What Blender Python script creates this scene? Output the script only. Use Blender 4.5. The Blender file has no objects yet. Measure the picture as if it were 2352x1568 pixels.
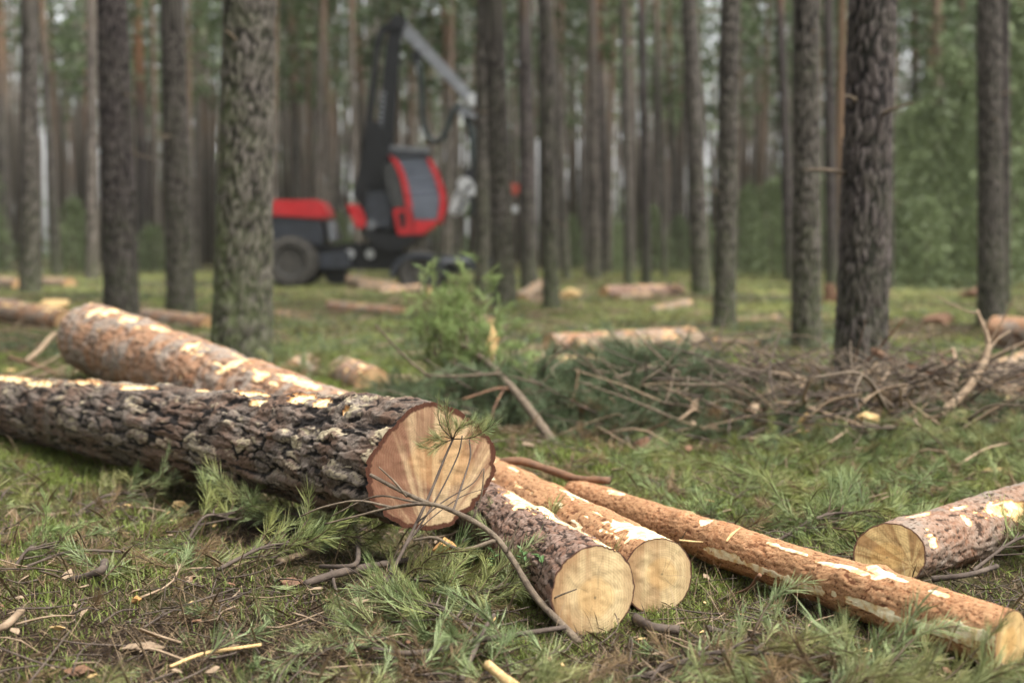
import bpy, bmesh, math, random
import numpy as np
from mathutils import Vector, Matrix

# ------------------------------------------------------------------ camera, world, sun, exposure
SC = bpy.context.scene
COL = SC.collection
R = math.radians
CAM_H = 0.95
FPX, CX, CY, HORIZON = 3267.0, 1176.0, 784.0, 575.0       # measured on a 2352 px wide view of the photograph
PITCH = math.atan((CY - HORIZON) / FPX)
cam = bpy.data.cameras.new('camera'); camo = bpy.data.objects.new('camera', cam); COL.objects.link(camo)
camo.location = (0, 0, CAM_H); camo.rotation_euler = (math.pi / 2 - PITCH, 0, 0)
cam.lens = 50; cam.sensor_width = 36; cam.clip_start = 0.05; cam.clip_end = 2000
cam.dof.use_dof = True; cam.dof.focus_distance = 3.9; cam.dof.aperture_fstop = 2.0; cam.dof.aperture_blades = 0
SC.camera = camo

SUN_EL, SUN_AZ = R(60), R(125)      # azimuth clockwise from +Y: from the right and slightly behind the camera
w = bpy.data.worlds.new('World'); SC.world = w; w.use_nodes = True
wn = w.node_tree; wn.nodes.clear()
sky = wn.nodes.new('ShaderNodeTexSky'); sky.sky_type = 'NISHITA'; sky.sun_disc = False
sky.sun_elevation = SUN_EL; sky.sun_rotation = SUN_AZ; sky.air_density = 1.0; sky.dust_density = 4.0; sky.ozone_density = 1.0
hs = wn.nodes.new('ShaderNodeHueSaturation'); hs.inputs['Saturation'].default_value = 0.12
bg = wn.nodes.new('ShaderNodeBackground'); bg.inputs['Strength'].default_value = 0.115
wo = wn.nodes.new('ShaderNodeOutputWorld')
wn.links.new(sky.outputs[0], hs.inputs['Color']); wn.links.new(hs.outputs[0], bg.inputs['Color']); wn.links.new(bg.outputs[0], wo.inputs['Surface'])
sl = bpy.data.lights.new('sun', 'SUN'); sl.energy = 1.5; sl.angle = R(11); sl.color = (1.0, 0.96, 0.87)
so = bpy.data.objects.new('sun', sl); COL.objects.link(so)
sd = Vector((math.sin(SUN_AZ) * math.cos(SUN_EL), math.cos(SUN_AZ) * math.cos(SUN_EL), math.sin(SUN_EL)))
so.rotation_euler = sd.to_track_quat('Z', 'Y').to_euler(); so.location = sd * 60
SC.view_settings.view_transform = 'Standard'; SC.view_settings.look = 'None'
SC.view_settings.exposure = 1.7; SC.view_settings.gamma = 1.0
SC.render.engine = 'CYCLES'
SC.cycles.max_bounces = 6; SC.cycles.diffuse_bounces = 3; SC.cycles.transmission_bounces = 4; SC.cycles.volume_bounces = 0

# ------------------------------------------------------------------ noise helpers (numpy)
def _h(ix, iy, iz, seed):
    a = (ix.astype(np.int64) * 374761393 + iy.astype(np.int64) * 668265263 + iz.astype(np.int64) * 2147483647 + seed * 974634777) & 0xffffffff
    a = ((a ^ (a >> 13)) * 1274126177) & 0xffffffff
    a = ((a ^ (a >> 16)) * 2246822519) & 0xffffffff
    a = (a ^ (a >> 15)) & 0xffffffff
    return a / 4294967295.0
def vnoise(p, seed=0):
    i = np.floor(p); f = p - i; f = f * f * (3 - 2 * f); ix, iy, iz = i[:, 0], i[:, 1], i[:, 2]
    r = 0
    for dx in (0, 1):
        wx = f[:, 0] if dx else 1 - f[:, 0]
        for dy in (0, 1):
            wy = f[:, 1] if dy else 1 - f[:, 1]
            for dz in (0, 1):
                wz = f[:, 2] if dz else 1 - f[:, 2]
                r = r + wx * wy * wz * _h(ix + dx, iy + dy, iz + dz, seed)
    return r * 2 - 1
def fbm(p, o=3, seed=0):
    s = 0; a = 1; t = 0
    for k in range(o):
        s = s + a * vnoise(p * (2 ** k), seed + k * 17); t += a; a *= .5
    return s / t
def worley(p, seed=0, jit=.9):
    i = np.floor(p); n = len(p)
    f1 = np.full(n, 9.); f2 = np.full(n, 9.); cid = np.zeros(n); off = np.zeros(n)
    for dx in (-1, 0, 1):
        for dy in (-1, 0, 1):
            for dz in (-1, 0, 1):
                cx, cy, cz = i[:, 0] + dx, i[:, 1] + dy, i[:, 2] + dz
                q = np.stack([cx + .5 + jit * (_h(cx, cy, cz, seed) - .5), cy + .5 + jit * (_h(cx, cy, cz, seed + 1) - .5), cz + .5 + jit * (_h(cx, cy, cz, seed + 2) - .5)], 1)
                d = np.sqrt(((p - q) ** 2).sum(1)); h = _h(cx, cy, cz, seed + 3)
                c = d < f1
                f2 = np.where(c, f1, np.minimum(f2, d)); cid = np.where(c, h, cid); off = np.where(c, p[:, 2] - q[:, 2], off); f1 = np.where(c, d, f1)
    return f1, f2, cid, off
def sstep(a, b, x):
    t = np.clip((x - a) / (b - a), 0, 1); return t * t * (3 - 2 * t)

# ------------------------------------------------------------------ terrain and pixel helpers
def terrain(x, y):
    x = np.atleast_1d(np.asarray(x, float)); y = np.atleast_1d(np.asarray(y, float))
    z0 = np.zeros_like(x); d = np.hypot(x, y)
    p = np.stack([x, y, z0], 1)
    h = .035 * fbm(p * 1.3, 3, 5) + .018 * fbm(p * 7, 2, 9)
    h += .06 * fbm(p * .75 + 1.7, 2, 44) * sstep(6, 11, d) * (1 - sstep(40, 60, d))
    h += .22 * fbm(p * .07 + 3.3, 2, 21) * sstep(9, 26, d) * (1 - sstep(150, 300, d))
    h += .16 * np.exp(-(((x + 2.75) / .8) ** 2 + ((y - 9.3) / .8) ** 2))
    h -= .05 * np.exp(-(((x + .15) / .5) ** 2 + ((y - 4.8) / .6) ** 2))
    h *= 1 - .8 * np.exp(-(((x + 3) / 7) ** 2 + ((y - 38) / 5) ** 2))
    return h
def tz(x, y): return float(terrain(x, y)[0])
FW = Vector((0, math.cos(PITCH), -math.sin(PITCH))); UP = Vector((0, math.sin(PITCH), math.cos(PITCH)))
def P(px, py, d):
    return Vector((0, 0, CAM_H)) + d * (Vector((1, 0, 0)) * ((px - CX) / FPX) + UP * ((CY - py) / FPX) + FW)
def GZ(px, py, z=0.):
    r = P(px, py, 1.) - Vector((0, 0, CAM_H)); return Vector((0, 0, CAM_H)) + r * ((z - CAM_H) / r.z)
def G(px, py):
    q = GZ(px, py)
    for k in range(6): q = GZ(px, py, tz(q.x, q.y))
    return q

# ------------------------------------------------------------------ object helpers
def tag(o, label=None, cat=None, group=None, kind=None):
    if label: o['label'] = label
    if cat: o['category'] = cat
    if group: o['group'] = group
    if kind: o['kind'] = kind
    return o
def empty(name, loc, label, cat, group=None):
    o = bpy.data.objects.new(name, None); COL.objects.link(o); o.location = loc; o.empty_display_size = .1
    return tag(o, label, cat, group)
def link(name, me, mat=None, parent=None, loc=None):
    o = bpy.data.objects.new(name, me); COL.objects.link(o)
    if mat and not me.materials: me.materials.append(mat)
    if parent: o.parent = parent
    if loc is not None: o.location = loc
    return o
def amesh(name, verts, faces, attrs=None, smooth=False):
    """verts (n,3) float, faces list of (m,k) int arrays"""
    me = bpy.data.meshes.new(name)
    verts = np.asarray(verts, np.float32)
    if not isinstance(faces, (list, tuple)): faces = [faces]
    faces = [np.asarray(f, np.int32) for f in faces if len(f)]
    nl = sum(f.size for f in faces); npoly = sum(len(f) for f in faces)
    me.vertices.add(len(verts)); me.vertices.foreach_set('co', verts.ravel())
    me.loops.add(nl); me.loops.foreach_set('vertex_index', np.concatenate([f.ravel() for f in faces]))
    me.polygons.add(npoly)
    tot = np.concatenate([np.full(len(f), f.shape[1], np.int32) for f in faces])
    me.polygons.foreach_set('loop_start', np.concatenate([[0], np.cumsum(tot)[:-1]]).astype(np.int32))
    me.polygons.foreach_set('loop_total', tot)
    if smooth: me.polygons.foreach_set('use_smooth', np.ones(npoly, bool))
    for k, v in (attrs or {}).items():
        a = me.attributes.new(k, 'FLOAT', 'POINT'); a.data.foreach_set('value', np.asarray(v, np.float32))
    me.update(calc_edges=True); me.validate()
    return me
class Acc:
    """collects arrays into one mesh"""
    def __init__(s): s.v = []; s.f = {}; s.t = []; s.n = 0
    def add(s, v, f, t):
        v = np.asarray(v, float); f = np.asarray(f)
        s.v.append(v); s.f.setdefault(f.shape[1], []).append(f + s.n); s.n += len(v)
        s.t.append(np.full(len(v), t) if np.isscalar(t) else np.asarray(t))
    def tube(s, pts, rad, n=5, t=0., wob=0., seed=0):
        v, f = tube_arrays(pts, rad, n, wob, seed)
        for ff in f: pass
        base = s.n; s.v.append(v); s.n += len(v); s.t.append(np.full(len(v), t))
        for ff in f: s.f.setdefault(ff.shape[1], []).append(ff + base)
    def mesh(s, name, smooth=False):
        return amesh(name, np.concatenate(s.v), [np.concatenate(x) for x in s.f.values()], {'tint': np.concatenate(s.t)}, smooth)
def smooth_path(pts, n):
    pts = [np.array(p, float) for p in pts]
    if len(pts) < 3: return np.array([pts[0] + (pts[-1] - pts[0]) * t for t in np.linspace(0, 1, n)])
    q = [2 * pts[0] - pts[1]] + pts + [2 * pts[-1] - pts[-2]]
    out = []
    m = len(pts) - 1
    for u in np.linspace(0, m - 1e-6, n):
        i = int(u); t = u - i; a, b, c, d = q[i], q[i + 1], q[i + 2], q[i + 3]
        out.append(.5 * ((2 * b) + (-a + c) * t + (2 * a - 5 * b + 4 * c - d) * t * t + (-a + 3 * b - 3 * c + d) * t ** 3))
    return np.array(out)
def tube_arrays(pts, rad, n=6, wob=0., seed=0, cap=True):
    pts = np.asarray(pts, float); m = len(pts)
    rad = np.full(m, rad) if np.isscalar(rad) else np.interp(np.linspace(0, 1, m), np.linspace(0, 1, len(rad)), rad)
    tg = np.gradient(pts, axis=0); tg /= np.linalg.norm(tg, axis=1)[:, None] + 1e-9
    up = np.array([0, 0, 1.]) if abs(tg[0, 2]) < .9 else np.array([1., 0, 0])
    V = []
    for k in range(m):
        a = np.cross(tg[k], up); a /= np.linalg.norm(a) + 1e-9; b = np.cross(a, tg[k]); up = b
        th = np.arange(n) / n * 2 * math.pi
        V.append(pts[k] + rad[k] * (np.cos(th)[:, None] * a + np.sin(th)[:, None] * b))
    V = np.concatenate(V)
    if wob:
        c = np.repeat(pts, n, 0); V = c + (V - c) * (1 + wob * fbm(V * 30, 2, seed))[:, None]
    i = np.arange(m - 1)[:, None] * n; j = np.arange(n)[None]; j2 = (j + 1) % n
    F = np.stack([i + j, i + j2, i + n + j2, i + n + j], -1).reshape(-1, 4)
    fs = [F]
    if cap:
        if n == 4: fs = [np.concatenate([F, np.array([[3, 2, 1, 0]]), np.arange(4)[None] + (m - 1) * n])]
        elif n == 3: fs += [np.array([[2, 1, 0]]), np.arange(3)[None] + (m - 1) * n]
        else: fs += [np.arange(n)[::-1][None], np.arange(n)[None] + (m - 1) * n]
    return V, fs
def tubeobj(name, pts, rad, mat, parent=None, n=7, seg=14, wob=.12, seed=0, smooth=True, loc=None):
    v, f = tube_arrays(smooth_path(pts, seg), rad, n, wob, seed)
    return link(name, amesh(name, v, f, None, smooth), mat, parent, loc)
def bmobj(name, bm, mat, parent=None, bevel=0., smooth=False):
    if bevel:
        bmesh.ops.bevel(bm, geom=[e for e in bm.edges], offset=bevel, segments=2, affect='EDGES', clamp_overlap=True)
    bmesh.ops.recalc_face_normals(bm, faces=bm.faces)
    me = bpy.data.meshes.new(name); bm.to_mesh(me); bm.free()
    if smooth:
        for p in me.polygons: p.use_smooth = True
    return link(name, me, mat, parent)

# ------------------------------------------------------------------ material helpers
class NT:
    def __init__(s, name):
        s.m = bpy.data.materials.new(name); s.m.use_nodes = True; s.t = s.m.node_tree; s.t.nodes.clear()
        s.out = s.n('ShaderNodeOutputMaterial')
    def n(s, typ, ins=None, **kw):
        x = s.t.nodes.new(typ)
        for k, v in kw.items(): setattr(x, k, v)
        for k, v in (ins or {}).items(): s.put(x.inputs[k], v)
        return x
    def put(s, sock, v):
        if hasattr(v, 'links') and hasattr(v, 'is_output'): s.t.links.new(v, sock)
        else:
            if isinstance(v, tuple) and len(v) == 3 and sock.type == 'RGBA': v = (*v, 1)
            sock.default_value = v
    def attr(s, name): return s.n('ShaderNodeAttribute', attribute_name=name).outputs['Fac']
    def coord(s, kind='Object'): return s.n('ShaderNodeTexCoord').outputs[kind]
    def mapping(s, v, scale): return s.n('ShaderNodeMapping', {'Vector': v, 'Scale': scale}).outputs[0]
    def noise(s, v, scale, detail=3, rough=.55): return s.n('ShaderNodeTexNoise', {'Vector': v, 'Scale': scale, 'Detail': detail, 'Roughness': rough}).outputs['Fac']
    def ramp(s, f, stops):
        x = s.n('ShaderNodeValToRGB', {'Fac': f}); e = x.color_ramp.elements
        while len(e) < len(stops): e.new(.5)
        for k, (p, c) in enumerate(stops):
            e[k].position = p; e[k].color = (*c, 1) if isinstance(c, tuple) else (c, c, c, 1)
        return x.outputs[0]
    def mix(s, f, a, b, blend='MIX'):
        x = s.n('ShaderNodeMix', data_type='RGBA', blend_type=blend)
        s.put(x.inputs[0], f); s.put(x.inputs[6], a); s.put(x.inputs[7], b); return x.outputs[2]
    def math(s, op, a, b=0.):
        x = s.n('ShaderNodeMath', operation=op); s.put(x.inputs[0], a); s.put(x.inputs[1], b); return x.outputs[0]
    def bump(s, h, strength=.4, dist=.01): return s.n('ShaderNodeBump', {'Height': h, 'Strength': strength, 'Distance': dist}).outputs[0]
    def finish(s, col, rough=.8, normal=None, metal=0., spec=.35, transl=0., coat=0.):
        b = s.n('ShaderNodeBsdfPrincipled', {'Base Color': col, 'Roughness': rough, 'Metallic': metal, 'Specular IOR Level': spec, 'Coat Weight': coat})
        if normal is not None: s.put(b.inputs['Normal'], normal)
        o = b.outputs[0]
        if transl:
            t = s.n('ShaderNodeBsdfTranslucent', {'Color': col}); o = s.n('ShaderNodeMixShader', {0: transl, 1: o, 2: t.outputs[0]}).outputs[0]
        s.t.links.new(o, s.out.inputs[0]); return s.m
def simple(name, a, b=None, scale=8., rough=.7, metal=0., bump=.0, spec=.4, coat=0., stretch=None):
    t = NT(name); v = t.coord()
    if stretch: v = t.mapping(v, stretch)
    nz = t.noise(v, scale, 4)
    col = t.mix(t.ramp(nz, [(.3, 0.), (.7, 1.)]), a, b or tuple(x * .7 for x in a))
    return t.finish(col, rough, t.bump(nz, bump, .02) if bump else None, metal, spec, coat=coat)
def leafmat(name, a, b, brown=(.10, .065, .04), transl=.25, rough=.5, scale=.6, third=None, vary=False):
    t = NT(name); ti = t.attr('tint')
    nz = t.noise(t.coord(), scale, 3)
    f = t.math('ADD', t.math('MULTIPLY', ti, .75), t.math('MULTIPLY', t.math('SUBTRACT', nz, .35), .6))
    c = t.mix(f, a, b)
    if third: c = t.mix(t.math('MULTIPLY', t.ramp(t.noise(t.coord(), 4.5, 3), [(.44, 0.), (.62, 1.)]), .7), c, third)
    if vary:
        rnd = t.n('ShaderNodeObjectInfo').outputs['Random']; c = t.mix(t.math('MULTIPLY', rnd, .62), c, tuple(x * .9 for x in a))
    c = t.mix(t.math('LESS_THAN', ti, -.5), c, brown)
    return t.finish(c, rough, None, 0, .3, transl)
def barkmat(name, crack, pa, pb, peel=(.78, .60, .30), upper=None, moss=None, bumpk=.5, rough=.85, patch=None):
    t = NT(name); co = t.coord(); pl = t.attr('plate'); rn = t.attr('rnd')
    n1 = t.noise(co, 55., 5, .65); n2 = t.noise(co, 9., 4)
    n3 = t.noise(co, 130., 4, .7)
    c = t.mix(t.math('ADD', t.math('MULTIPLY', rn, .6), t.math('ADD', t.math('MULTIPLY', t.math('SUBTRACT', n1, .45), 1.3), t.math('MULTIPLY', t.math('SUBTRACT', n3, .5), 1.2))), pa, pb)
    c = t.mix(t.math('MULTIPLY', t.ramp(t.noise(co, 38., 4, .7), [(.52, 0.), (.66, 1.)]), .6), c, crack)
    if patch: c = t.mix(t.math('MULTIPLY', t.ramp(t.noise(co, 5.5, 4, .6), [(.44, 0.), (.58, 1.)]), .8), c, patch)
    c = t.mix(t.ramp(pl, [(.08, 1.), (.5, 0.)]), c, crack)
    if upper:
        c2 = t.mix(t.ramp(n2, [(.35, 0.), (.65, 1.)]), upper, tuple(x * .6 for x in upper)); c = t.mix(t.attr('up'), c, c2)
    if moss:
        c = t.mix(t.math('MULTIPLY', t.attr('moss'), t.ramp(n2, [(.35, .1), (.6, .8)])), c, moss)
    pe = t.attr('peel')
    pc = t.mix(t.ramp(t.noise(t.mapping(co, (1, 1, 1)), 40., 4), [(.42, 0.), (.62, 1.)]), peel, tuple(x * y for x, y in zip(peel, (.80, .62, .42))))
    c = t.mix(t.ramp(pe, [(.08, 0.), (.35, 1.)]), c, (.40, .19, .07))
    c = t.mix(t.ramp(pe, [(.45, 0.), (.8, 1.)]), c, pc)
    return t.finish(c, rough, t.bump(n1, bumpk, .008), 0, .25)

M = {}
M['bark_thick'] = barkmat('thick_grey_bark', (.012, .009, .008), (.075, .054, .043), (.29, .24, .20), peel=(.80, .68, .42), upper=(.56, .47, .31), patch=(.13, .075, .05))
M['bark_dark'] = barkmat('dark_red_bark', (.03, .018, .013), (.19, .095, .06), (.31, .24, .20), peel=(.90, .78, .48))
M['bark_orange'] = barkmat('orange_flaky_bark', (.13, .05, .022), (.31, .135, .058), (.58, .36, .20), peel=(.86, .77, .54), patch=(.36, .20, .10))
M['bark_grey_orange'] = barkmat('grey_orange_bark', (.09, .045, .028), (.30, .14, .072), (.40, .275, .18), peel=(.84, .70, .43), patch=(.27, .24, .205))
M['bark_far'] = barkmat('muted_orange_bark', (.09, .06, .042), (.21, .15, .10), (.34, .265, .19), peel=(.55, .45, .30))
M['bark_grey_red'] = barkmat('grey_red_bark', (.05, .03, .02), (.22, .105, .06), (.35, .27, .21), peel=(.84, .70, .42), patch=(.24, .205, .17))
M['trunk'] = barkmat('pine_trunk_bark', (.012, .010, .008), (.062, .053, .045), (.165, .143, .127), upper=(.22, .14, .09), moss=(.10, .12, .05))
M['trunk_dark'] = barkmat('dark_pine_trunk_bark', (.008, .006, .006), (.048, .038, .034), (.135, .112, .107), upper=(.30, .15, .08), moss=(.075, .09, .04))
M['trunk_orange'] = barkmat('orange_pine_trunk_bark', (.05, .03, .02), (.12, .085, .06), (.22, .17, .13), upper=(.28, .175, .11), moss=(.10, .12, .05))
M['trunk_far'] = barkmat('far_pine_trunk_bark', (.04, .033, .028), (.115, .096, .082), (.19, .16, .138), upper=(.20, .135, .095), moss=(.10, .11, .055))  # lighter than the near bark, paints in the brighter light far back
M['needle_fresh'] = leafmat('fresh_pine_needles', (.065, .10, .03), (.42, .50, .25), third=(.30, .27, .10))
M['needle_blue'] = leafmat('blue_green_pine_needles', (.06, .095, .032), (.38, .46, .20), third=(.30, .30, .09))
M['needle_bright'] = leafmat('bright_young_needles', (.11, .18, .05), (.38, .47, .18))
M['moss'] = leafmat('moss_and_grass_blades', (.05, .065, .016), (.36, .45, .10), transl=.35, third=(.20, .23, .07))
M['grass'] = leafmat('forest_grass', (.13, .15, .05), (.44, .46, .16), transl=.3)
M['litter'] = leafmat('brown_needle_litter', (.026, .017, .011), (.30, .21, .12), transl=.05, scale=3.)
M['crown'] = leafmat('pine_crown_needles', (.065, .095, .042), (.165, .215, .095), brown=(.17, .145, .12), transl=.35, scale=.25, vary=True)  # brown of the far wood trunks lightened in place of distant light
M['spruce'] = leafmat('spruce_needles', (.12, .155, .07), (.30, .36, .18), transl=.35, scale=.3, vary=True)
M['twig'] = simple('twig_bark', (.12, .09, .07), (.055, .04, .032), 30, .9, bump=.3)
M['twig_grey'] = simple('grey_brown_twig', (.19, .145, .10), (.085, .062, .045), 40, .9, bump=.5)
M['twig_pale'] = simple('pale_dead_wood', (.34, .25, .165), (.20, .135, .085), 25, .85, bump=.3)
M['twig_red'] = simple('reddish_branch_bark', (.22, .115, .062), (.11, .06, .038), 22, .8, bump=.3)
M['split'] = simple('split_yellow_wood', (.70, .50, .24), (.50, .31, .13), 28, .7, bump=.4, stretch=(3, 3, .6))
M['split_orange'] = simple('split_orange_wood', (.55, .30, .10), (.38, .19, .07), 30, .75, bump=.4)
M['leaf'] = simple('bilberry_leaf', (.07, .13, .035), (.04, .085, .02), 20, .45)

def woodend(name, ca, cb, rim, R0, rimw=.08):
    t = NT(name); fx, fy, fr, st = t.attr('fx'), t.attr('fy'), t.attr('fr'), t.attr('streak')
    v = t.n('ShaderNodeCombineXYZ', {0: fx, 1: fy}).outputs[0]
    n0 = t.noise(v, 14., 3); n1 = t.noise(v, 160., 3)
    c = t.mix(st, ca, cb)
    ph = t.math('ADD', t.math('MULTIPLY', t.attr('rg'), R0 * 2 * math.pi / .0066), t.math('MULTIPLY', n0, 9.))
    ring = t.math('SINE', ph)
    c = t.mix(t.math('MULTIPLY', t.math('ADD', ring, 1.), .14), c, tuple(x * .45 for x in ca))
    saw = t.noise(t.n('ShaderNodeMapping', {'Vector': v, 'Rotation': (0, 0, R(12)), 'Scale': (1, .05, 1)}).outputs[0], 210., 2)
    c = t.mix(t.math('MULTIPLY', t.ramp(saw, [(.45, 0.), (.7, 1.)]), .09), c, tuple(x * .55 for x in cb))
    blot = t.noise(v, 9., 3)
    c = t.mix(t.math('MULTIPLY', t.ramp(blot, [(.5, 0.), (.72, 1.)]), .35), c, cb)
    c = t.mix(t.math('MULTIPLY', t.ramp(t.math('ADD', t.attr('rg'), t.math('MULTIPLY', t.math('SUBTRACT', n0, .5), .3)), [(.38, 1.), (.5, 0.)]), .4), c, tuple(x * y for x, y in zip(ca, (.9, .72, .5))))
    c = t.mix(t.math('MULTIPLY', t.attr('chk'), .38), c, tuple(x * .25 for x in ca))
    c = t.mix(t.ramp(t.attr('rg'), [(.02, .8), (.045, 0.)]), c, tuple(x * .3 for x in ca))
    k = t.math('ADD', fr, t.math('MULTIPLY', t.math('SUBTRACT', t.noise(v, 24., 3), .5), .09))
    rimf = t.ramp(k, [(1 - rimw - .015, 0.), (1 - rimw + .01, 1.)])
    rc = t.mix(n1, tuple(x * .5 for x in rim), tuple(min(1, x * 1.5) for x in rim))
    c = t.mix(rimf, c, rc)
    h = t.math('ADD', t.math('MULTIPLY', n1, .5), t.math('MULTIPLY', saw, .9))
    return t.finish(c, .75, t.bump(h, .35, .004), 0, .25)

# ------------------------------------------------------------------ ground
def ground():
    a = np.concatenate([np.linspace(-180, -32, 50)[:-1], np.linspace(-32, 32, 330), np.linspace(32, 180, 50)[1:-1]])
    r = np.concatenate([[.05, .3, .7, 1.2, 1.8], np.arange(2.3, 9, .032), np.geomspace(9, 700, 150)])
    A, RR = np.meshgrid(np.radians(a), r); x = (RR * np.sin(A)).ravel(); y = (RR * np.cos(A)).ravel()
    z = terrain(x, y); d = np.hypot(x, y)
    pp = np.stack([x, y, x * 0], 1)
    z = z + .012 * fbm(pp * 22, 3, 31) * (1 - sstep(9, 20, d)) - .006
    na, nr = len(a), len(r)
    i = np.arange(nr - 1)[:, None] * na; j = np.arange(na)[None]; j2 = (j + 1) % na
    F = np.stack([i + j, i + j2, i + na + j2, i + na + j], -1).reshape(-1, 4)[:, ::-1]
    me = amesh('ground', np.stack([x, y, z], 1), F, {'duff': duff(x, y)}, True)
    t = NT('forest_floor'); v = t.coord()
    n1 = t.noise(v, 1.1, 4); n2 = t.noise(v, 14., 5, .65); n3 = t.noise(v, 90., 4, .7)
    green = t.mix(t.ramp(n2, [(.35, 0.), (.65, 1.)]), (.035, .04, .014), (.115, .115, .038))
    brown = t.mix(t.ramp(n3, [(.35, 0.), (.68, 1.)]), (.012, .008, .006), (.065, .042, .027))
    green = t.mix(t.math('MULTIPLY', t.ramp(t.noise(v, .55, 5, .65), [(.48, 0.), (.6, 1.)]), .75), green, (.15, .115, .065))
    f = t.math('ADD', t.ramp(n1, [(.44, 0.), (.58, .8)]), t.attr('duff'))
    f = t.math('ADD', f, t.math('MULTIPLY', t.math('SUBTRACT', n2, .5), .9))
    m = t.finish(t.mix(f, green, brown), .95, t.bump(t.math('ADD', n2, t.math('MULTIPLY', n3, .5)), .8, .03), 0, .15)
    return tag(link('ground', me, m), kind='structure')
_D = [(G(px, py), rr, k) for px, py, rr, k in [(150, 1430, .40, 1.), (330, 1500, .40, 1.), (480, 1370, .28, .9), (60, 1360, .22, .7), (600, 1520, .2, .6), (1560, 1480, .16, .9),
      (1720, 1370, .25, .75), (1780, 1470, .18, .6), (250, 1250, .2, .5), (560, 1230, .16, .6), (950, 1480, .15, .5), (1100, 1245, .15, .8), (1900, 980, .6, .8), (1720, 900, .6, .7), (2250, 980, .7, .8)]]
def duff(x, y):
    x = np.asarray(x, float); y = np.asarray(y, float); s = np.zeros_like(x)
    for q, rr, k in _D: s = np.maximum(s, k * np.exp(-((x - q.x) ** 2 + (y - q.y) ** 2) / (2.6 * rr * rr)))
    n = fbm(np.stack([x, y, x * 0], 1) * 3., 3, 77)
    return np.clip(s * (1 + .9 * n), 0, 1)
ground()

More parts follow.
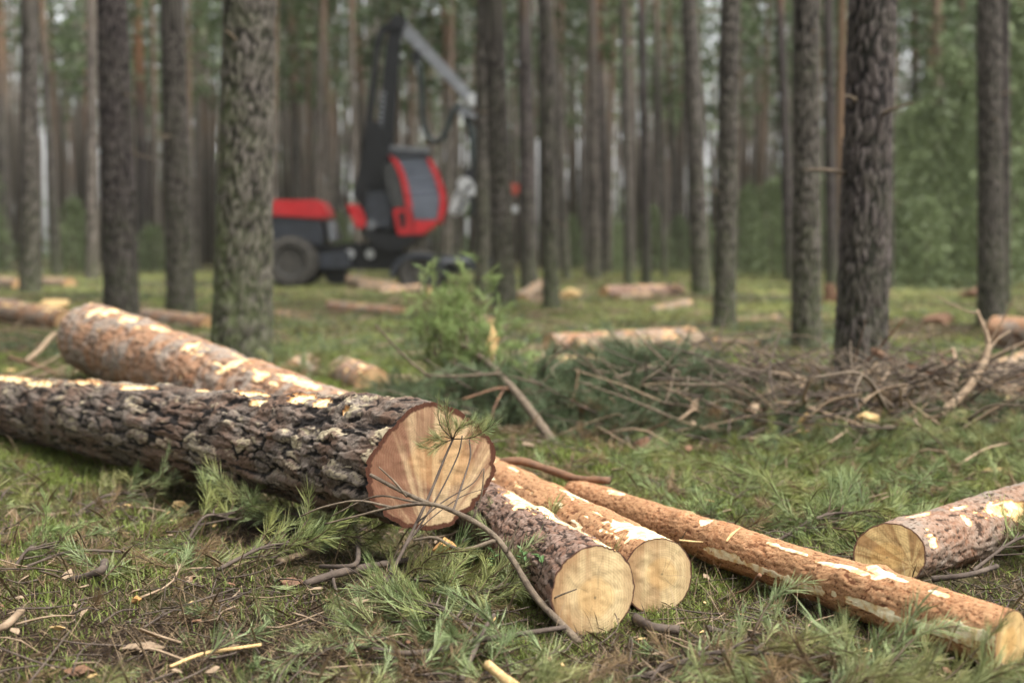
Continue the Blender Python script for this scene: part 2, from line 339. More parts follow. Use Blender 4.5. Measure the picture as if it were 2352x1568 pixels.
# ------------------------------------------------------------------ logs
LOGS = []
def log_mesh(p0, r0, p1, r1, seed, ns, nt, plate=(.04, .10), amp=.008, amp_end=None, patches=(), rnd_peel=0., tilt0=(0, 0), knots=0, bend=0., oval=0., amp_pow=1., pale_top=0., shape=(), dense=None, spiral=0., crack=.11):
    """s runs from p0 (cut end seen) to p1; theta 0 is up, positive turns towards +side; returns bark arrays and end rims"""
    p0, p1 = np.array(p0, float), np.array(p1, float); L = np.linalg.norm(p1 - p0); ax = (p1 - p0) / L
    side = np.cross(ax, [0, 0, 1.]); side /= np.linalg.norm(side); up = np.cross(side, ax)
    if side[1] > 0: side = -side                                         # positive theta = towards the camera
    s = np.linspace(0, L, ns) if not dense else np.concatenate([np.linspace(0, dense[0], dense[1])[:-1], np.linspace(dense[0], L, ns - dense[1] + 1)]); th = np.arange(nt) / nt * 2 * math.pi
    S, T = np.meshgrid(s, th, indexing='ij'); S = S.ravel(); T = T.ravel(); u = S / L
    rad = r0 + (r1 - r0) * u
    c, sn = np.cos(T), np.sin(T)
    for (dg, wdg, am) in shape:
        rad = rad * (1 + am * np.exp(-(((T - R(dg) + math.pi) % (2 * math.pi) - math.pi) / R(wdg)) ** 2) * np.exp(-S / 1.2))
    q = np.stack([np.cos(T + spiral * S) * rad, np.sin(T + spiral * S) * rad, S], 1)
    qw = q + .012 * np.stack([fbm(q * 18, 2, seed + 1), fbm(q * 18, 2, seed + 2), 2 * fbm(q * 18, 2, seed + 3)], 1)
    ps_ = np.array([plate[0], plate[0], plate[1]])
    f1, f2, cid, off = worley(qw / ps_, seed)
    A = amp if amp_end is None else amp + (amp_end - amp) * u ** amp_pow
    big = sstep(.0, crack, f2 - f1 + .30 * fbm(q / ps_ * 2.6, 3, seed + 71) + .04)
    nn_ = .80 * fbm(qw / ps_ * np.array([1.25, 1.25, .8]), 4, seed + 72) + .26 * (cid - .5) + .05
    lev = nn_ * 7; fl = np.floor(lev); fq = lev - fl
    terr = (fl + sstep(.72, 1., fq)) / 7                                  # flat scales in layers with irregular steps
    gid = _h(fl, np.floor(cid * 999), fl * 0, seed + 3)
    h = A * (1.35 * terr + .28 * big - .30) + A * .10 * fbm(q * 110, 3, seed + 5) + .02 * r0 / .2 * fbm(q * 5, 2, seed + 6)
    riser = sstep(.55, .80, fq) * (1 - sstep(.93, 1., fq))
    pl = np.clip(big * (1 - .75 * riser) * sstep(-.42, -.10, nn_ + .1 * fbm(q * 60, 2, seed + 73)), 0, 1)
    h = h * (1 - .5 * np.exp(-S / .03)); peel = S * 0
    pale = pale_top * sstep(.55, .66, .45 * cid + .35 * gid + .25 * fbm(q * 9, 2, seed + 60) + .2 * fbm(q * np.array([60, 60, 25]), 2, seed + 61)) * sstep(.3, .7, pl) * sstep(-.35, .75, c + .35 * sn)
    wn_ = 1.1 * fbm(q * 26, 3, seed + 8) + .4 * fbm(q * 75, 2, seed + 9)
    fbr = fbm(q * np.array([130, 130, 9]), 2, seed + 19)
    for (ps, pt, ls, lt) in patches:
        dt = (T - R(pt) + math.pi) % (2 * math.pi) - math.pi
        e = ((S - ps) / ls) ** 2 + (dt / R(lt)) ** 2
        peel = np.maximum(peel, sstep(1.15, .75, e + wn_ * 1.2 + 1.1 * fbr))
    if rnd_peel:
        z = fbm(np.stack([c * 2.2, sn * 2.2, S * 3.2], 1) * 2.2, 3, seed + 12) + .25 * (c - .4)
        peel = np.maximum(peel, sstep(1 - rnd_peel, 1 - rnd_peel + .05, z + .25 + .15 * wn_ + .22 * fbr))
    h = h * (1 - peel) + peel * (-.4 * A + .0015 * fbm(q * np.array([90, 90, 20]), 2, seed + 14))
    for k in range(knots):
        rs = np.random.RandomState(seed * 7 + k); ks, kt = rs.uniform(.15, .95) * L, rs.uniform(-1.6, 2.2)
        dt = ((T - kt + math.pi) % (2 * math.pi) - math.pi) * rad
        h += .012 * np.exp(-((S - ks) ** 2 + dt ** 2) / .0014)
    rr = rad + h
    lean = rr * (c * tilt0[0] + sn * tilt0[1]) * np.clip(1 - S / .5, 0, 1)
    B = bend * np.sin(u * math.pi)
    X = p0 + ax * (S + lean)[:, None] + up * (rr * c * (1 - oval) + B)[:, None] + side * (rr * sn)[:, None]
    i = np.arange(ns - 1)[:, None] * nt; j = np.arange(nt)[None]; j2 = (j + 1) % nt
    F = np.stack([i + j, i + j2, i + nt + j2, i + nt + j], -1).reshape(-1, 4)
    return X, F, dict(plate=pl, rnd=np.clip(cid * .7 + .3 * gid, 0, 1), peel=peel, up=pale, moss=u * 0), (up, side, ax)
def face_mesh(name, rim, frame, fan=None, seed=0, nr=34):
    c = rim.mean(0); up, side, ax = frame; n = len(rim)
    ks = np.linspace(0, 1, nr + 1)[1:] ** .8
    V = [c[None]] + [c + (rim - c) * k for k in ks]; V = np.concatenate(V)
    fr = np.concatenate([[0]] + [np.full(n, k) for k in ks])
    d = V - c; fx, fy = d @ side, d @ up
    Rm = np.abs(d).max()
    V = V + ax * (.0025 * fbm(np.stack([fx, fy, fx * 0], 1) * 40, 2, seed))[:, None] * (1 - fr[:, None] ** 8) 
    if fan:
        ox, oy = fx - fan[0] * Rm, fy - fan[1] * Rm
        ang = np.arctan2(ox, oy); z = ang * 0
        st = .38 + 1.5 * fbm(np.stack([ang * 4.3 + 2, z, z + seed], 1), 2, seed + 3) + .8 * fbm(np.stack([ang * 19, z + fy * 2, z], 1), 2, seed + 4) + .45 * fbm(np.stack([ang * 60, z + fy * 5, z], 1), 2, seed + 5)
        st += .75 * sstep(.15, .75, fx / Rm) * sstep(-.5, .2, fy / Rm) + fan[2] * (np.abs(fx + .05 * Rm) / Rm - .38) - .35 * sstep(.9, .2, np.hypot(ox, oy) / Rm)
    else:
        st = .25 + .9 * fbm(np.stack([fx * 30, fy * 5, fx * 0], 1), 3, seed + 3) + .8 * sstep(.45, 1., fr) * sstep(-.3, .8, fx / Rm + .4 * fbm(np.stack([fx, fy, fx * 0], 1) * 14, 2, seed + 8)) + .25 * fbm(np.stack([fx * 110, fy * 9, fx * 0], 1), 2, seed + 5)
    g = np.random.RandomState(seed * 3 + 1); po = g.uniform(-.16, .16, 2) * Rm; rgd = np.hypot(fx - po[0], (fy - po[1]) * 1.04) / Rm
    aa = np.arctan2(fy - po[1], fx - po[0]); chk = fr * 0
    for k in range(4):
        a0, l0, s0 = g.uniform(-math.pi, math.pi), g.uniform(.35, .8), g.uniform(.0, .3)
        da = (aa - a0 - .06 * np.sin(rgd * 9) + math.pi) % (2 * math.pi) - math.pi
        chk = np.maximum(chk, sstep(.0017, .0006, np.abs(da) * rgd * Rm) * (rgd > s0) * (rgd < s0 + l0) * (np.cos(da) > 0))
    j = np.arange(n); j2 = (j + 1) % n
    F3 = np.stack([np.zeros(n, int), 1 + j, 1 + j2], 1)
    i = 1 + np.arange(nr - 1)[:, None] * n
    F4 = np.stack([i + j[None], i + j2[None], i + n + j2[None], i + n + j[None]], -1).reshape(-1, 4)
    return amesh(name, V, [F3[:, ::-1], F4], dict(fr=fr, fx=fx, fy=fy, streak=np.clip(st, 0, 1), rg=rgd, chk=chk), True)
def make_log(name, p0, r0, p1, r1, bark, face, label, seed, ns=120, nt=64, far_face=None, fan=None, group=None, cat='log', **kw):
    X, F, at, fr = log_mesh(p0, r0, p1, r1, seed, ns, nt, **kw)
    o = empty(name, (0, 0, 0), label, cat, group); base = Vector(p0); base.z = max(base.z - r0, -.05); o.location = base
    b = np.array(base)
    link('bark', amesh('bark', X - b, F, at, True), M[bark], o)
    link('cut_face', face_mesh('cut_face', X[:nt] - b, fr, fan, seed), face, o)
    link('cut_face', face_mesh('cut_face', X[-nt:] - b, fr, None, seed + 1), far_face or face, o)
    LOGS.append((Vector(p0), Vector(p1), max(r0, r1))); return o
W_big = woodend('butt_cut_wood', (.60, .43, .25), (.22, .10, .06), (.085, .032, .018), .19, .075)
W_yel = woodend('fresh_cut_wood', (.60, .455, .25), (.33, .195, .095), (.07, .03, .02), .11, .03)
W_tan = woodend('tan_cut_wood', (.62, .44, .20), (.33, .19, .08), (.12, .06, .04), .09, .04)
W_far = woodend('orange_cut_wood', (.52, .34, .18), (.34, .19, .09), (.16, .08, .05), .12, .05)

def rest(px, py, r, sink=.012):
    d = 4.
    for k in range(30):
        q = P(px, py, d); d *= 1 + .4 * (q.z - r + sink - tz(q.x, q.y)) / CAM_H
    return P(px, py, d)
# thick butt log
e0 = P(990, 1072, 4.22); e1 = P(-190, 905, 8.9)
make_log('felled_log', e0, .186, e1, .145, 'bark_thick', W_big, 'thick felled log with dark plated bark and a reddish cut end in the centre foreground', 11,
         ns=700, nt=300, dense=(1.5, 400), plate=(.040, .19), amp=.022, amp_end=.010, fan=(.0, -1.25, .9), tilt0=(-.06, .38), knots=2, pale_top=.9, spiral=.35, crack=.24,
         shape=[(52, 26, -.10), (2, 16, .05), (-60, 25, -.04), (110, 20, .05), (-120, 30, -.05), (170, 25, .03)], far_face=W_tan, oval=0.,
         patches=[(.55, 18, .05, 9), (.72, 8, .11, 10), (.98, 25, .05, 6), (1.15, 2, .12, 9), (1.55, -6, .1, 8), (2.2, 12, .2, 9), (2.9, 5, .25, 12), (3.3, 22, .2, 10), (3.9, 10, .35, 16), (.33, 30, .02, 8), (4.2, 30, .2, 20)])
# log leaning behind it
make_log('felled_log', P(800, 990, 5.9), .155, P(212, 776, 9.1), .225, 'bark_grey_orange', W_yel, 'felled log with grey and orange bark and yellow scars lying behind the thick dark log', 12,
         ns=420, nt=150, plate=(.03, .07), amp=.011, rnd_peel=.25, knots=5,
         patches=[(.35, 12, .12, 12), (.55, 15, .1, 10), (.75, 30, .05, 12), (1.1, 18, .06, 14), (1.75, 20, .05, 16), (2.4, 5, .12, 10), (2.9, 8, .12, 12), (3.3, 0, .1, 25), (3.45, 20, .06, 15)])
# two small logs with yellow faces
make_log('felled_log', rest(1365, 1357, .116), .116, P(1015, 1098, 5.6), .085, 'bark_dark', W_yel, 'small dark barked log with yellow cut end poking out under the thick log', 13,
         ns=420, nt=190, dense=(1.2, 320), plate=(.018, .062), amp=.0062, knots=2, tilt0=(0., -.25), crack=.26,
         patches=[(.03, -22, .10, 11), (.2, -22, .16, 9), (.42, -19, .16, 13), (.62, -16, .15, 20), (.8, -14, .16, 26), (.95, -20, .15, 26), (.5, -8, .05, 8), (.7, 12, .05, 10)])
make_log('felled_log', rest(1510, 1322, .103), .103, P(1010, 1047, 6.3), .10, 'bark_orange', W_yel, 'small orange barked log with yellow cut end beside the dark small one', 14,
         ns=420, nt=170, dense=(1.2, 300), plate=(.017, .045), amp=.004, rnd_peel=.26, tilt0=(0, -.08), knots=2,
         patches=[(.10, -5, .12, 34), (.22, 15, .1, 20), (.8, -30, .2, 25)])
# orange pole in front
c0, c1 = rest(2322, 1474, .074), P(1322, 1136, 5.22)
make_log('felled_log', c0, .074, c1, .059, 'bark_orange', W_tan, 'long orange pine pole with torn cream strips lying diagonally at lower right', 15,
         ns=620, nt=160, plate=(.011, .024), amp=.0030, knots=6, tilt0=(0, -.4),
         patches=[(.06, 75, .13, 11), (.35, 95, .3, 9), (.78, 100, .22, 10), (.42, 8, .07, 14), (.53, 30, .10, 7), (.62, 34, .05, 6), (.82, 28, .06, 6), (.76, 26, .04, 6), (.9, 26, .03, 6), (1.1, 95, .12, 12), (1.28, 20, .03, 18), (1.9, 8, .06, 14), (.22, 20, .03, 8)])
make_log('felled_log', rest(2043, 1274, .092), .092, P(2700, 1080, 5.5), .11, 'bark_grey_red', W_tan, 'grey barked log with a tan cut end entering from the right edge', 16,
         ns=320, nt=150, plate=(.018, .045), amp=.006, knots=2, tilt0=(.1, .45),
         patches=[(.05, 62, .03, 18), (.50, 40, .09, 20), (.60, 54, .06, 18), (.3, 45, .02, 12), (.16, -2, .05, 10), (.34, 12, .05, 6)], fan=(.6, -.3, -.1), dense=(.8, 220))

# ------------------------------------------------------------------ far logs
def far_log(a, b, da, db, r, bark, label, seed, group='cut logs lying between the trees', ra=None, za=None):
    p, q = P(*a, da), P(*b, db)
    return make_log('cut_log', p, r, q, ra or r, bark, W_far, label, seed, ns=60, nt=28, group=group, cat='log', plate=(.05, .1), amp=.008, rnd_peel=.25)
far_log((1262, 791), (1590, 772), 13.5, 14.6, .10, 'bark_grey_orange', 'grey log with an orange end facing us in the mossy clearing', 21)
far_log((1320, 797), (1610, 783), 13.2, 13.9, .09, 'bark_far', 'orange log lying just in front of the grey log in the mossy clearing', 22)
far_log((1386, 674), (1560, 668), 29.5, 31, .16, 'bark_dark', 'dark log with an orange end in front of the slim far trunks', 23)
far_log((1420, 688), (1490, 680), 27.5, 28, .10, 'bark_far', 'short orange log below the dark far log', 24)
far_log((1490, 722), (1580, 700), 22.5, 23.5, .11, 'bark_far', 'pale peeled log piece left of the grey pine at the clearing', 25)
far_log((1245, 655), (1190, 690), 27.6, 26.5, .13, 'bark_far', 'sloping pale log leaning on the small stack by the paired trunks', 26)
far_log((1198, 690), (1240, 678), 26.5, 28, .13, 'bark_far', 'lower pale log of the small stack by the paired trunks', 27)
far_log((1215, 697), (1252, 692), 25.8, 26.5, .09, 'bark_dark', 'darker log at the foot of the small stack by the paired trunks', 28)
far_log((150, 737), (-60, 700), 17.5, 19.2, .15, 'bark_grey_orange', 'grey log at the left edge beyond the foreground logs', 29)
far_log((480, 748), (330, 730), 17.6, 19., .13, 'bark_grey_orange', 'pale grey log lying between the two left trunks', 30)
far_log((930, 722), (760, 705), 21.5, 23, .11, 'bark_grey_orange', 'grey log on the moss in front of the harvester', 31)
far_log((160, 655), (90, 652), 38, 40, .2, 'bark_far', 'pale log piece far left right of the leaning trunk', 32)
far_log((45, 655), (-20, 650), 37, 40, .2, 'bark_far', 'pale log end at the far left edge', 33)
far_log((805, 645), (905, 662), 35.5, 33.5, .15, 'bark_far', 'uppermost pale log of the timber heap by the harvester front wheel', 34)
far_log((830, 662), (985, 672), 33.5, 32, .14, 'bark_far', 'lower pale log of the timber heap by the harvester front wheel', 35)
far_log((870, 676), (960, 664), 31.5, 33, .12, 'bark_grey_orange', 'greyish log at the foot of the harvester timber heap', 36)
far_log((2285, 762), (2480, 775), 13.8, 13.2, .16, 'bark_grey_orange', 'pale pinkish log at the right edge behind the brushwood', 37)
far_log((2265, 868), (2420, 800), 10, 11.5, .085, 'bark_far', 'yellow brown log slanting into the right edge above the dark one', 38)
far_log((2165, 950), (2450, 965), 7.9, 7.5, .12, 'bark_dark', 'dark reddish log lying in the right brushwood heap', 39)

far_log((1640, 788), (1740, 796), 14.2, 14.0, .07, 'bark_far', 'thin pale log at the right end of the clearing', 42)
far_log((1690, 742), (1790, 736), 19, 19.6, .08, 'bark_far', 'muted log between the straight pale grey and wide grey pines', 43)
far_log((1130, 748), (1060, 730), 18.5, 20, .10, 'bark_grey_orange', 'grey log half hidden behind the leaning pine top', 44)
far_log((700, 735), (640, 728), 20, 21, .10, 'bark_far', 'short log right of the large plated trunk in the far moss', 45)
far_log((1450, 742), (1370, 735), 20, 21, .09, 'bark_far', 'thin muted log lying left of the pale peeled log piece', 46)
far_log((1330, 842), (1400, 832), 11.8, 12.3, .06, 'bark_far', 'thin log piece with its cut end before the clearing logs', 47)

# ------------------------------------------------------------------ trees
def trunk_arrays(r0, H, seed, nt=64, fine=.03, zf=4., amp=.02, plate=(.055, .16), flare=.25, up0=7., up1=11., top=.35, moss_side=None, lean=(0, 0), mossk=1.):
    s = np.concatenate([np.arange(0, zf, fine), np.linspace(zf, H, 26)]); th = np.arange(nt) / nt * 2 * math.pi
    S, T = np.meshgrid(s, th, indexing='ij'); S = S.ravel(); T = T.ravel(); u = S / H
    rad = r0 * (1 - (1 - top) * u) + r0 * flare * np.exp(-S / .35)
    c, sn = np.cos(T), np.sin(T); q = np.stack([c * rad, sn * rad, S], 1)
    qw = q + .018 * np.stack([fbm(q * 12, 2, seed + 1), fbm(q * 12, 2, seed + 2), 2.5 * fbm(q * 12, 2, seed + 3)], 1) + .02 * np.stack([np.sin(S * 9), np.cos(S * 7 + 1), 0 * S], 1)
    f1, f2, cid, off = worley(qw / np.array([plate[0], plate[0], plate[1]]), seed)
    fade = 1 - .8 * sstep(up0 - 2, up1, S)
    pl = sstep(.06, .36, f2 - f1 + .15 * fbm(q * np.array([45, 45, 16]), 2, seed + 7))
    h = amp * fade * (pl * (.7 + .4 * cid) - .5) + amp * .3 * fbm(q * 45, 2, seed + 5) + .05 * r0 * fbm(q * np.array([4, 4, 1.2]), 2, seed + 6)
    rr = rad + h
    nz = fbm(q * 3, 2, seed + 9)
    X = np.stack([rr * c + lean[0] * S, rr * sn + lean[1] * S, S], 1)
    ms = np.clip(1.0 * np.exp(-S / 1.1) + (0 if moss_side is None else .9 * np.clip(np.cos(T - moss_side), 0, 1) * np.exp(-S / 3.)) + .3 * nz, 0, 1) * mossk
    ns = len(s); i = np.arange(ns - 1)[:, None] * nt; j = np.arange(nt)[None]; j2 = (j + 1) % nt
    F = np.stack([i + j, i + j2, i + nt + j2, i + nt + j], -1).reshape(-1, 4)
    return X, F, dict(plate=np.clip(pl + (1 - fade) * .8, 0, 1), rnd=cid, peel=S * 0, up=sstep(up0, up1, S + 1.5 * nz), moss=ms)
def cards(rng, centers, spread, size, aspect=.5):
    n = len(centers); c = centers + rng.normal(0, 1, (n, 3)) * spread
    a = rng.normal(0, 1, (n, 3)); a /= np.linalg.norm(a, axis=1)[:, None]
    b = rng.normal(0, 1, (n, 3)); b -= (b * a).sum(1)[:, None] * a; b /= np.linalg.norm(b, axis=1)[:, None]
    s = size * rng.uniform(.5, 1.3, (n, 1))
    V = np.stack([c - a * s, c - b * s * aspect * rng.uniform(.5, 1, (n, 1)), c + a * s, c + b * s * aspect * rng.uniform(.5, 1, (n, 1))], 1).reshape(-1, 3)
    return V, np.arange(n * 4).reshape(-1, 4)
def crown_mesh(seed, zb, zt, rmax, limbs=44, per=5, nq=13, size=.24):
    rng = np.random.RandomState(seed); A = Acc()
    for k in range(limbs):
        u = (k + rng.uniform(0, 1)) / limbs; z = zb + (zt - zb) * u
        l = rmax * (math.sin(min(1, .25 + u * .75) * math.pi) ** .7 + .15) * rng.uniform(.55, 1.1)
        az = k * 2.4 + rng.uniform(-.5, .5); up = .15 + .5 * u
        p = np.array([[0, 0, z], [math.cos(az) * l * .5, math.sin(az) * l * .5, z + l * up * .35], [math.cos(az) * l, math.sin(az) * l, z + l * up]])
        A.tube(smooth_path(p, 4), [.05, .015], 3, -1.)
        for m in range(per):
            if rng.uniform() < .15: continue
            q = p[1] * (1 - m / per) + p[2] * (m / per) + rng.normal(0, .22, 3)
            V, F = cards(rng, np.repeat(q[None], nq, 0), .27, size); A.add(V, F, np.repeat(rng.uniform(0, 1) * .6 + rng.uniform(0, .4, nq), 4))
    return A.mesh('crown')
def spruce_mesh(seed, H, Rm, n=3200):
    rng = np.random.RandomState(seed); A = Acc()
    u = rng.uniform(0, 1, n) ** 1.15; az = rng.uniform(0, 2 * math.pi, n)
    lump = fbm(np.stack([np.cos(az) * 1.3, np.sin(az) * 1.3, u * 5], 1) * 1.4, 2, seed)
    rr = Rm * (1.05 - u) ** .6 * (.8 + .6 * lump) * rng.uniform(.1, 1, n) ** .5
    c = np.stack([rr * np.cos(az), rr * np.sin(az), .05 * H + .95 * H * u * (1 + .12 * lump)], 1)
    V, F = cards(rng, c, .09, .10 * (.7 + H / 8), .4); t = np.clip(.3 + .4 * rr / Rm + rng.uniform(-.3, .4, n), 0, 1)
    A.add(V, F, np.repeat(t, 4)); return A.mesh('crown')
CROWNS = [crown_mesh(s, zb, zt, rm, 24, 4, 12, .21) for s, zb, zt, rm in ((1, 11, 20, 2.6), (2, 9.5, 18.5, 2.3), (3, 12.5, 21, 2.9), (4, 8, 17.5, 2.1))]
def main_tree(bx, by, wpx, tx, label, seed, dark=False, hi=False, d=None, group=None, moss=None, crown=True, mossk=1., orange=False):
    g = G(bx, by) if d is None else P(bx, by, d)
    if d is not None: g.z = tz(g.x, g.y)
    dep = g.y * math.cos(PITCH) - (g.z - CAM_H) * math.sin(PITCH)
    top = P(tx, 0, dep); lean = (top.x - g.x) / (top.z - g.z)
    r0 = wpx / FPX * dep / 2
    o = empty('pine_tree', (g.x, g.y, g.z - .06), label, 'tree', group)
    kw = dict(nt=110, fine=.02, zf=4.2, amp=.015, plate=(.030, .17)) if hi else dict(nt=40, fine=.06, zf=6., amp=.013, plate=(.042, .20))
    if orange: kw.update(up0=2., up1=5.)
    X, F, at = trunk_arrays(r0, 18., seed, moss_side=moss, lean=(lean, 0), flare=.16, mossk=mossk, **kw)
    link('trunk', amesh('trunk', X, F, at, True), M['trunk_dark' if dark else 'trunk_orange' if orange else 'trunk'], o)
    sr = random.Random(seed)
    for k in range(5 if hi else 2):
        z = sr.uniform(1.3, 5.5) if dep < 24 else sr.uniform(2, 9); a = sr.uniform(0, 6.28); l = sr.uniform(.08, .45); rr = r0 * .92
        p0 = np.array([lean * z + math.cos(a) * rr * .8, math.sin(a) * rr * .8, z]); dv = np.array([math.cos(a), math.sin(a), sr.uniform(-.3, .4)])
        tubeobj('branch_stub', [p0, p0 + dv * l * .5 + [0, 0, .01], p0 + dv * l], [.016, .006], M['twig_grey'], o, 5, 6, .2, seed + k)
    c = link('crown', CROWNS[seed % 4], M['crown'], o); c.location = (lean * 13, 0, 0); c.rotation_euler.z = seed * 1.7
    return o
PI = math.pi
main_tree(553, 866, 131, 583, 'large plated pine trunk in front of the rear of the red harvester', 101, hi=True, moss=PI * 1.05)
main_tree(1972, 912, 115, 1990, 'dark rough pine trunk standing behind the right brushwood', 102, dark=True, hi=True, mossk=.5)
main_tree(281, 752, 79, 270, 'dark stout pine trunk rising behind the leaning grey and orange log', 103, dark=True, hi=True, mossk=.6)
main_tree(417, 722, 64, 406, 'grey pine trunk between the dark stout trunk and the large plated one', 104, hi=True, mossk=.6)
main_tree(70, 675, 50, 82, 'brownish pine trunk near the left edge beside bright sky gaps', 105, mossk=.7)
main_tree(12, 622, 32, 14, 'grey pine trunk cut by the left edge', 106)
main_tree(132, 632, 24, 108, 'slim pine leaning right of the brownish left trunk', 107)
main_tree(336, 622, 36, 325, 'slim dim pine just right of the dark stout trunk', 108, dark=True)
main_tree(485, 607, 50, 474, 'dim pine trunk just left of the large plated one', 109)
main_tree(1160, 708, 54, 1132, 'right hand grey trunk of the close pair in front of the harvester head', 110, hi=True, mossk=.7)
main_tree(1107, 690, 34, 1110, 'left hand slimmer trunk of the close pair in front of the harvester head', 111)
main_tree(1216, 668, 40, 1203, 'darker pine trunk just right of the close pair', 112, dark=True)
main_tree(1267, 712, 37, 1250, 'slim grey pine rising beside the small log stack', 113)
main_tree(1303, 642, 20, 1262, 'thin leaning pine behind the small log stack', 114)
main_tree(1391, 628, 18, 1371, 'thin dark pine left of three slim far trunks', 115, dark=True)
main_tree(1444, 652, 20, 1428, 'thin grey pine above the dark far log', 116)
main_tree(1486, 656, 23, 1470, 'straight blackish slim pine above the dark far log', 117, dark=True)
main_tree(1527, 640, 13, 1500, 'very thin leaning pine right of the blackish slim pine', 118)
main_tree(1551, 620, 15, 1530, 'thin bluish grey pine in the far centre right', 119)
main_tree(1612, 678, 45, 1577, 'pinkish grey pine leaning left of the straight pale grey pine', 120)
main_tree(1663, 748, 50, 1670, 'straight pale grey pine in the middle of the right half', 121, hi=True, mossk=.6)
main_tree(1757, 612, 20, 1732, 'slim reddish topped pine behind the clearing', 122, orange=True)
main_tree(1816, 645, 27, 1784, 'dark leaning pine touching the left side of a wide grey trunk', 123, dark=True)
main_tree(1852, 795, 64, 1842, 'wide grey pine trunk left of the dark rough trunk', 124, hi=True, mossk=.6)
main_tree(1911, 662, 27, 1893, 'dim pine trunk between the wide grey and the dark rough trunks', 125, dark=True)
main_tree(1928, 640, 22, 1925, 'pale orange pine close behind the dark rough trunk', 126, orange=True)
main_tree(2044, 665, 18, 2035, 'thin dark pine hugging the right side of the dark rough trunk', 127, dark=True)
main_tree(2106, 625, 20, 2090, 'slim bluish pine among the young trees', 128)
main_tree(2146, 622, 24, 2122, 'bright orange barked pine among the young trees', 129, orange=True)
main_tree(2168, 628, 20, 2150, 'dark slim pine right of the bright orange barked one', 130, dark=True)
main_tree(2277, 748, 60, 2256, 'stout dark pine trunk near the right edge', 131, hi=True, mossk=.5)
main_tree(2306, 705, 30, 2290, 'slimmer dark trunk just right of the stout right edge pine', 132, dark=True)
main_tree(790, 612, 36, 735, 'pale grey pine leaning behind the red rear hood of the harvester', 133)
main_tree(862, 620, 24, 815, 'slim leaning pine behind the harvester boom', 134)
main_tree(688, 620, 26, 672, 'dim pine right behind the large plated trunk', 135)
main_tree(205, 610, 24, 205, 'slim dark pine right of the left sky gaps', 136, dark=True)
main_tree(1050, 625, 30, 1022, 'dim pine behind the harvester jib', 137)

FT = []
for s, r0, H, o0 in ((201, .16, 17, 6), (202, .14, 18, 4), (203, .19, 19, 8), (204, .15, 17.5, 5)):
    X, F, at = trunk_arrays(r0, H, s, nt=20, fine=.14, zf=8, amp=.02, plate=(.07, .2), up0=o0, up1=o0 + 4, flare=.15)
    FT.append(amesh('trunk', X, F, at, True))
rng = random.Random(5); pts = []
tries = 0
while len(pts) < 258 and tries < 20000:
    tries += 1
    d = 44 + 96 * math.sqrt(rng.random()) * rng.random() ** .25; a = rng.uniform(-R(25.5), R(25.5))
    x, y = d * math.sin(a), d * math.cos(a)
    if -R(21) < a < -R(16.3) and d > 58 and rng.random() < .72: continue
    if (R(6.9) < a < R(8.3) or R(4.2) < a < R(5.4) or R(-7.2) < a < R(-6.2) or R(15) < a < R(16.2)) and d > 66: continue
    if any((x - q[0]) ** 2 + (y - q[1]) ** 2 < 2.0 ** 2 for q in pts): continue
    pts.append((x, y))
for k, (x, y) in enumerate(pts):
    o = empty('pine_tree', (x, y, tz(x, y) - .08), 'slender grey brown pine among the blurred far rows', 'tree', 'pines of the blurred far forest')
    t = link('trunk', FT[k % 4], M['trunk_far'], o); c = link('crown', CROWNS[(k * 7) % 4], M['crown'], o)
    s = rng.uniform(.75, 1.2); o.scale = (s, s, rng.uniform(.85, 1.15)); o.rotation_euler = (rng.gauss(0, .014), rng.gauss(0, .018), rng.uniform(0, 6.28))
# young trees
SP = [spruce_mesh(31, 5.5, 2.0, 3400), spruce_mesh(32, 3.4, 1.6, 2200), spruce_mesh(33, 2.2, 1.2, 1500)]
spots = [(2110, 46, 0, 1.0), (2190, 41, 0, 1.1), (2330, 38, 0, 1.25), (2060, 55, 0, 1.0), (2240, 52, 0, 1.3), (2370, 48, 0, 1.3), (2150, 60, 0, 1.2), (2290, 62, 0, 1.4), (1985, 60, 1, 1.1),
         (1770, 48, 1, 1.0), (1720, 55, 1, 1.1), (1800, 62, 0, .9), (1880, 58, 1, 1.2), (1640, 66, 1, 1.1), (1560, 70, 1, 1.0), (1590, 62, 2, 1.1), (1500, 68, 1, 1.0), (1460, 72, 1, 1.0), (1420, 64, 2, 1.2), (1350, 70, 1, 1.1),
         (1310, 76, 1, 1.), (1255, 72, 2, 1.2), (640, 75, 1, 1.), (430, 70, 1, 1.), (350, 64, 2, 1.2), (240, 66, 1, 1.1), (170, 60, 1, 1.), (60, 64, 1, 1.1), (-40, 60, 0, 1.), (560, 80, 1, 1.2), (1690, 75, 0, .9), (2420, 42, 0, 1.2), (2480, 55, 0, 1.3), (1830, 44, 2, .9), (2270, 36, 2, 1.), (2130, 36, 2, .9), (2080, 39, 2, 1.0), (2020, 50, 1, 1.1), (2350, 58, 0, 1.5), (2200, 66, 0, 1.4), (2120, 70, 0, 1.3), (2060, 64, 0, 1.2), (1960, 72, 0, 1.0), (2410, 60, 0, 1.5), (2300, 44, 1, 1.2), (2215, 47, 1, 1.3), (1400, 58, 2, .9), (1540, 60, 2, .9), (1620, 58, 2, 1.0), (1780, 70, 0, .9), (-120, 70, 0, 1.1), (900, 80, 1, 1.), (780, 84, 1, 1.1)]
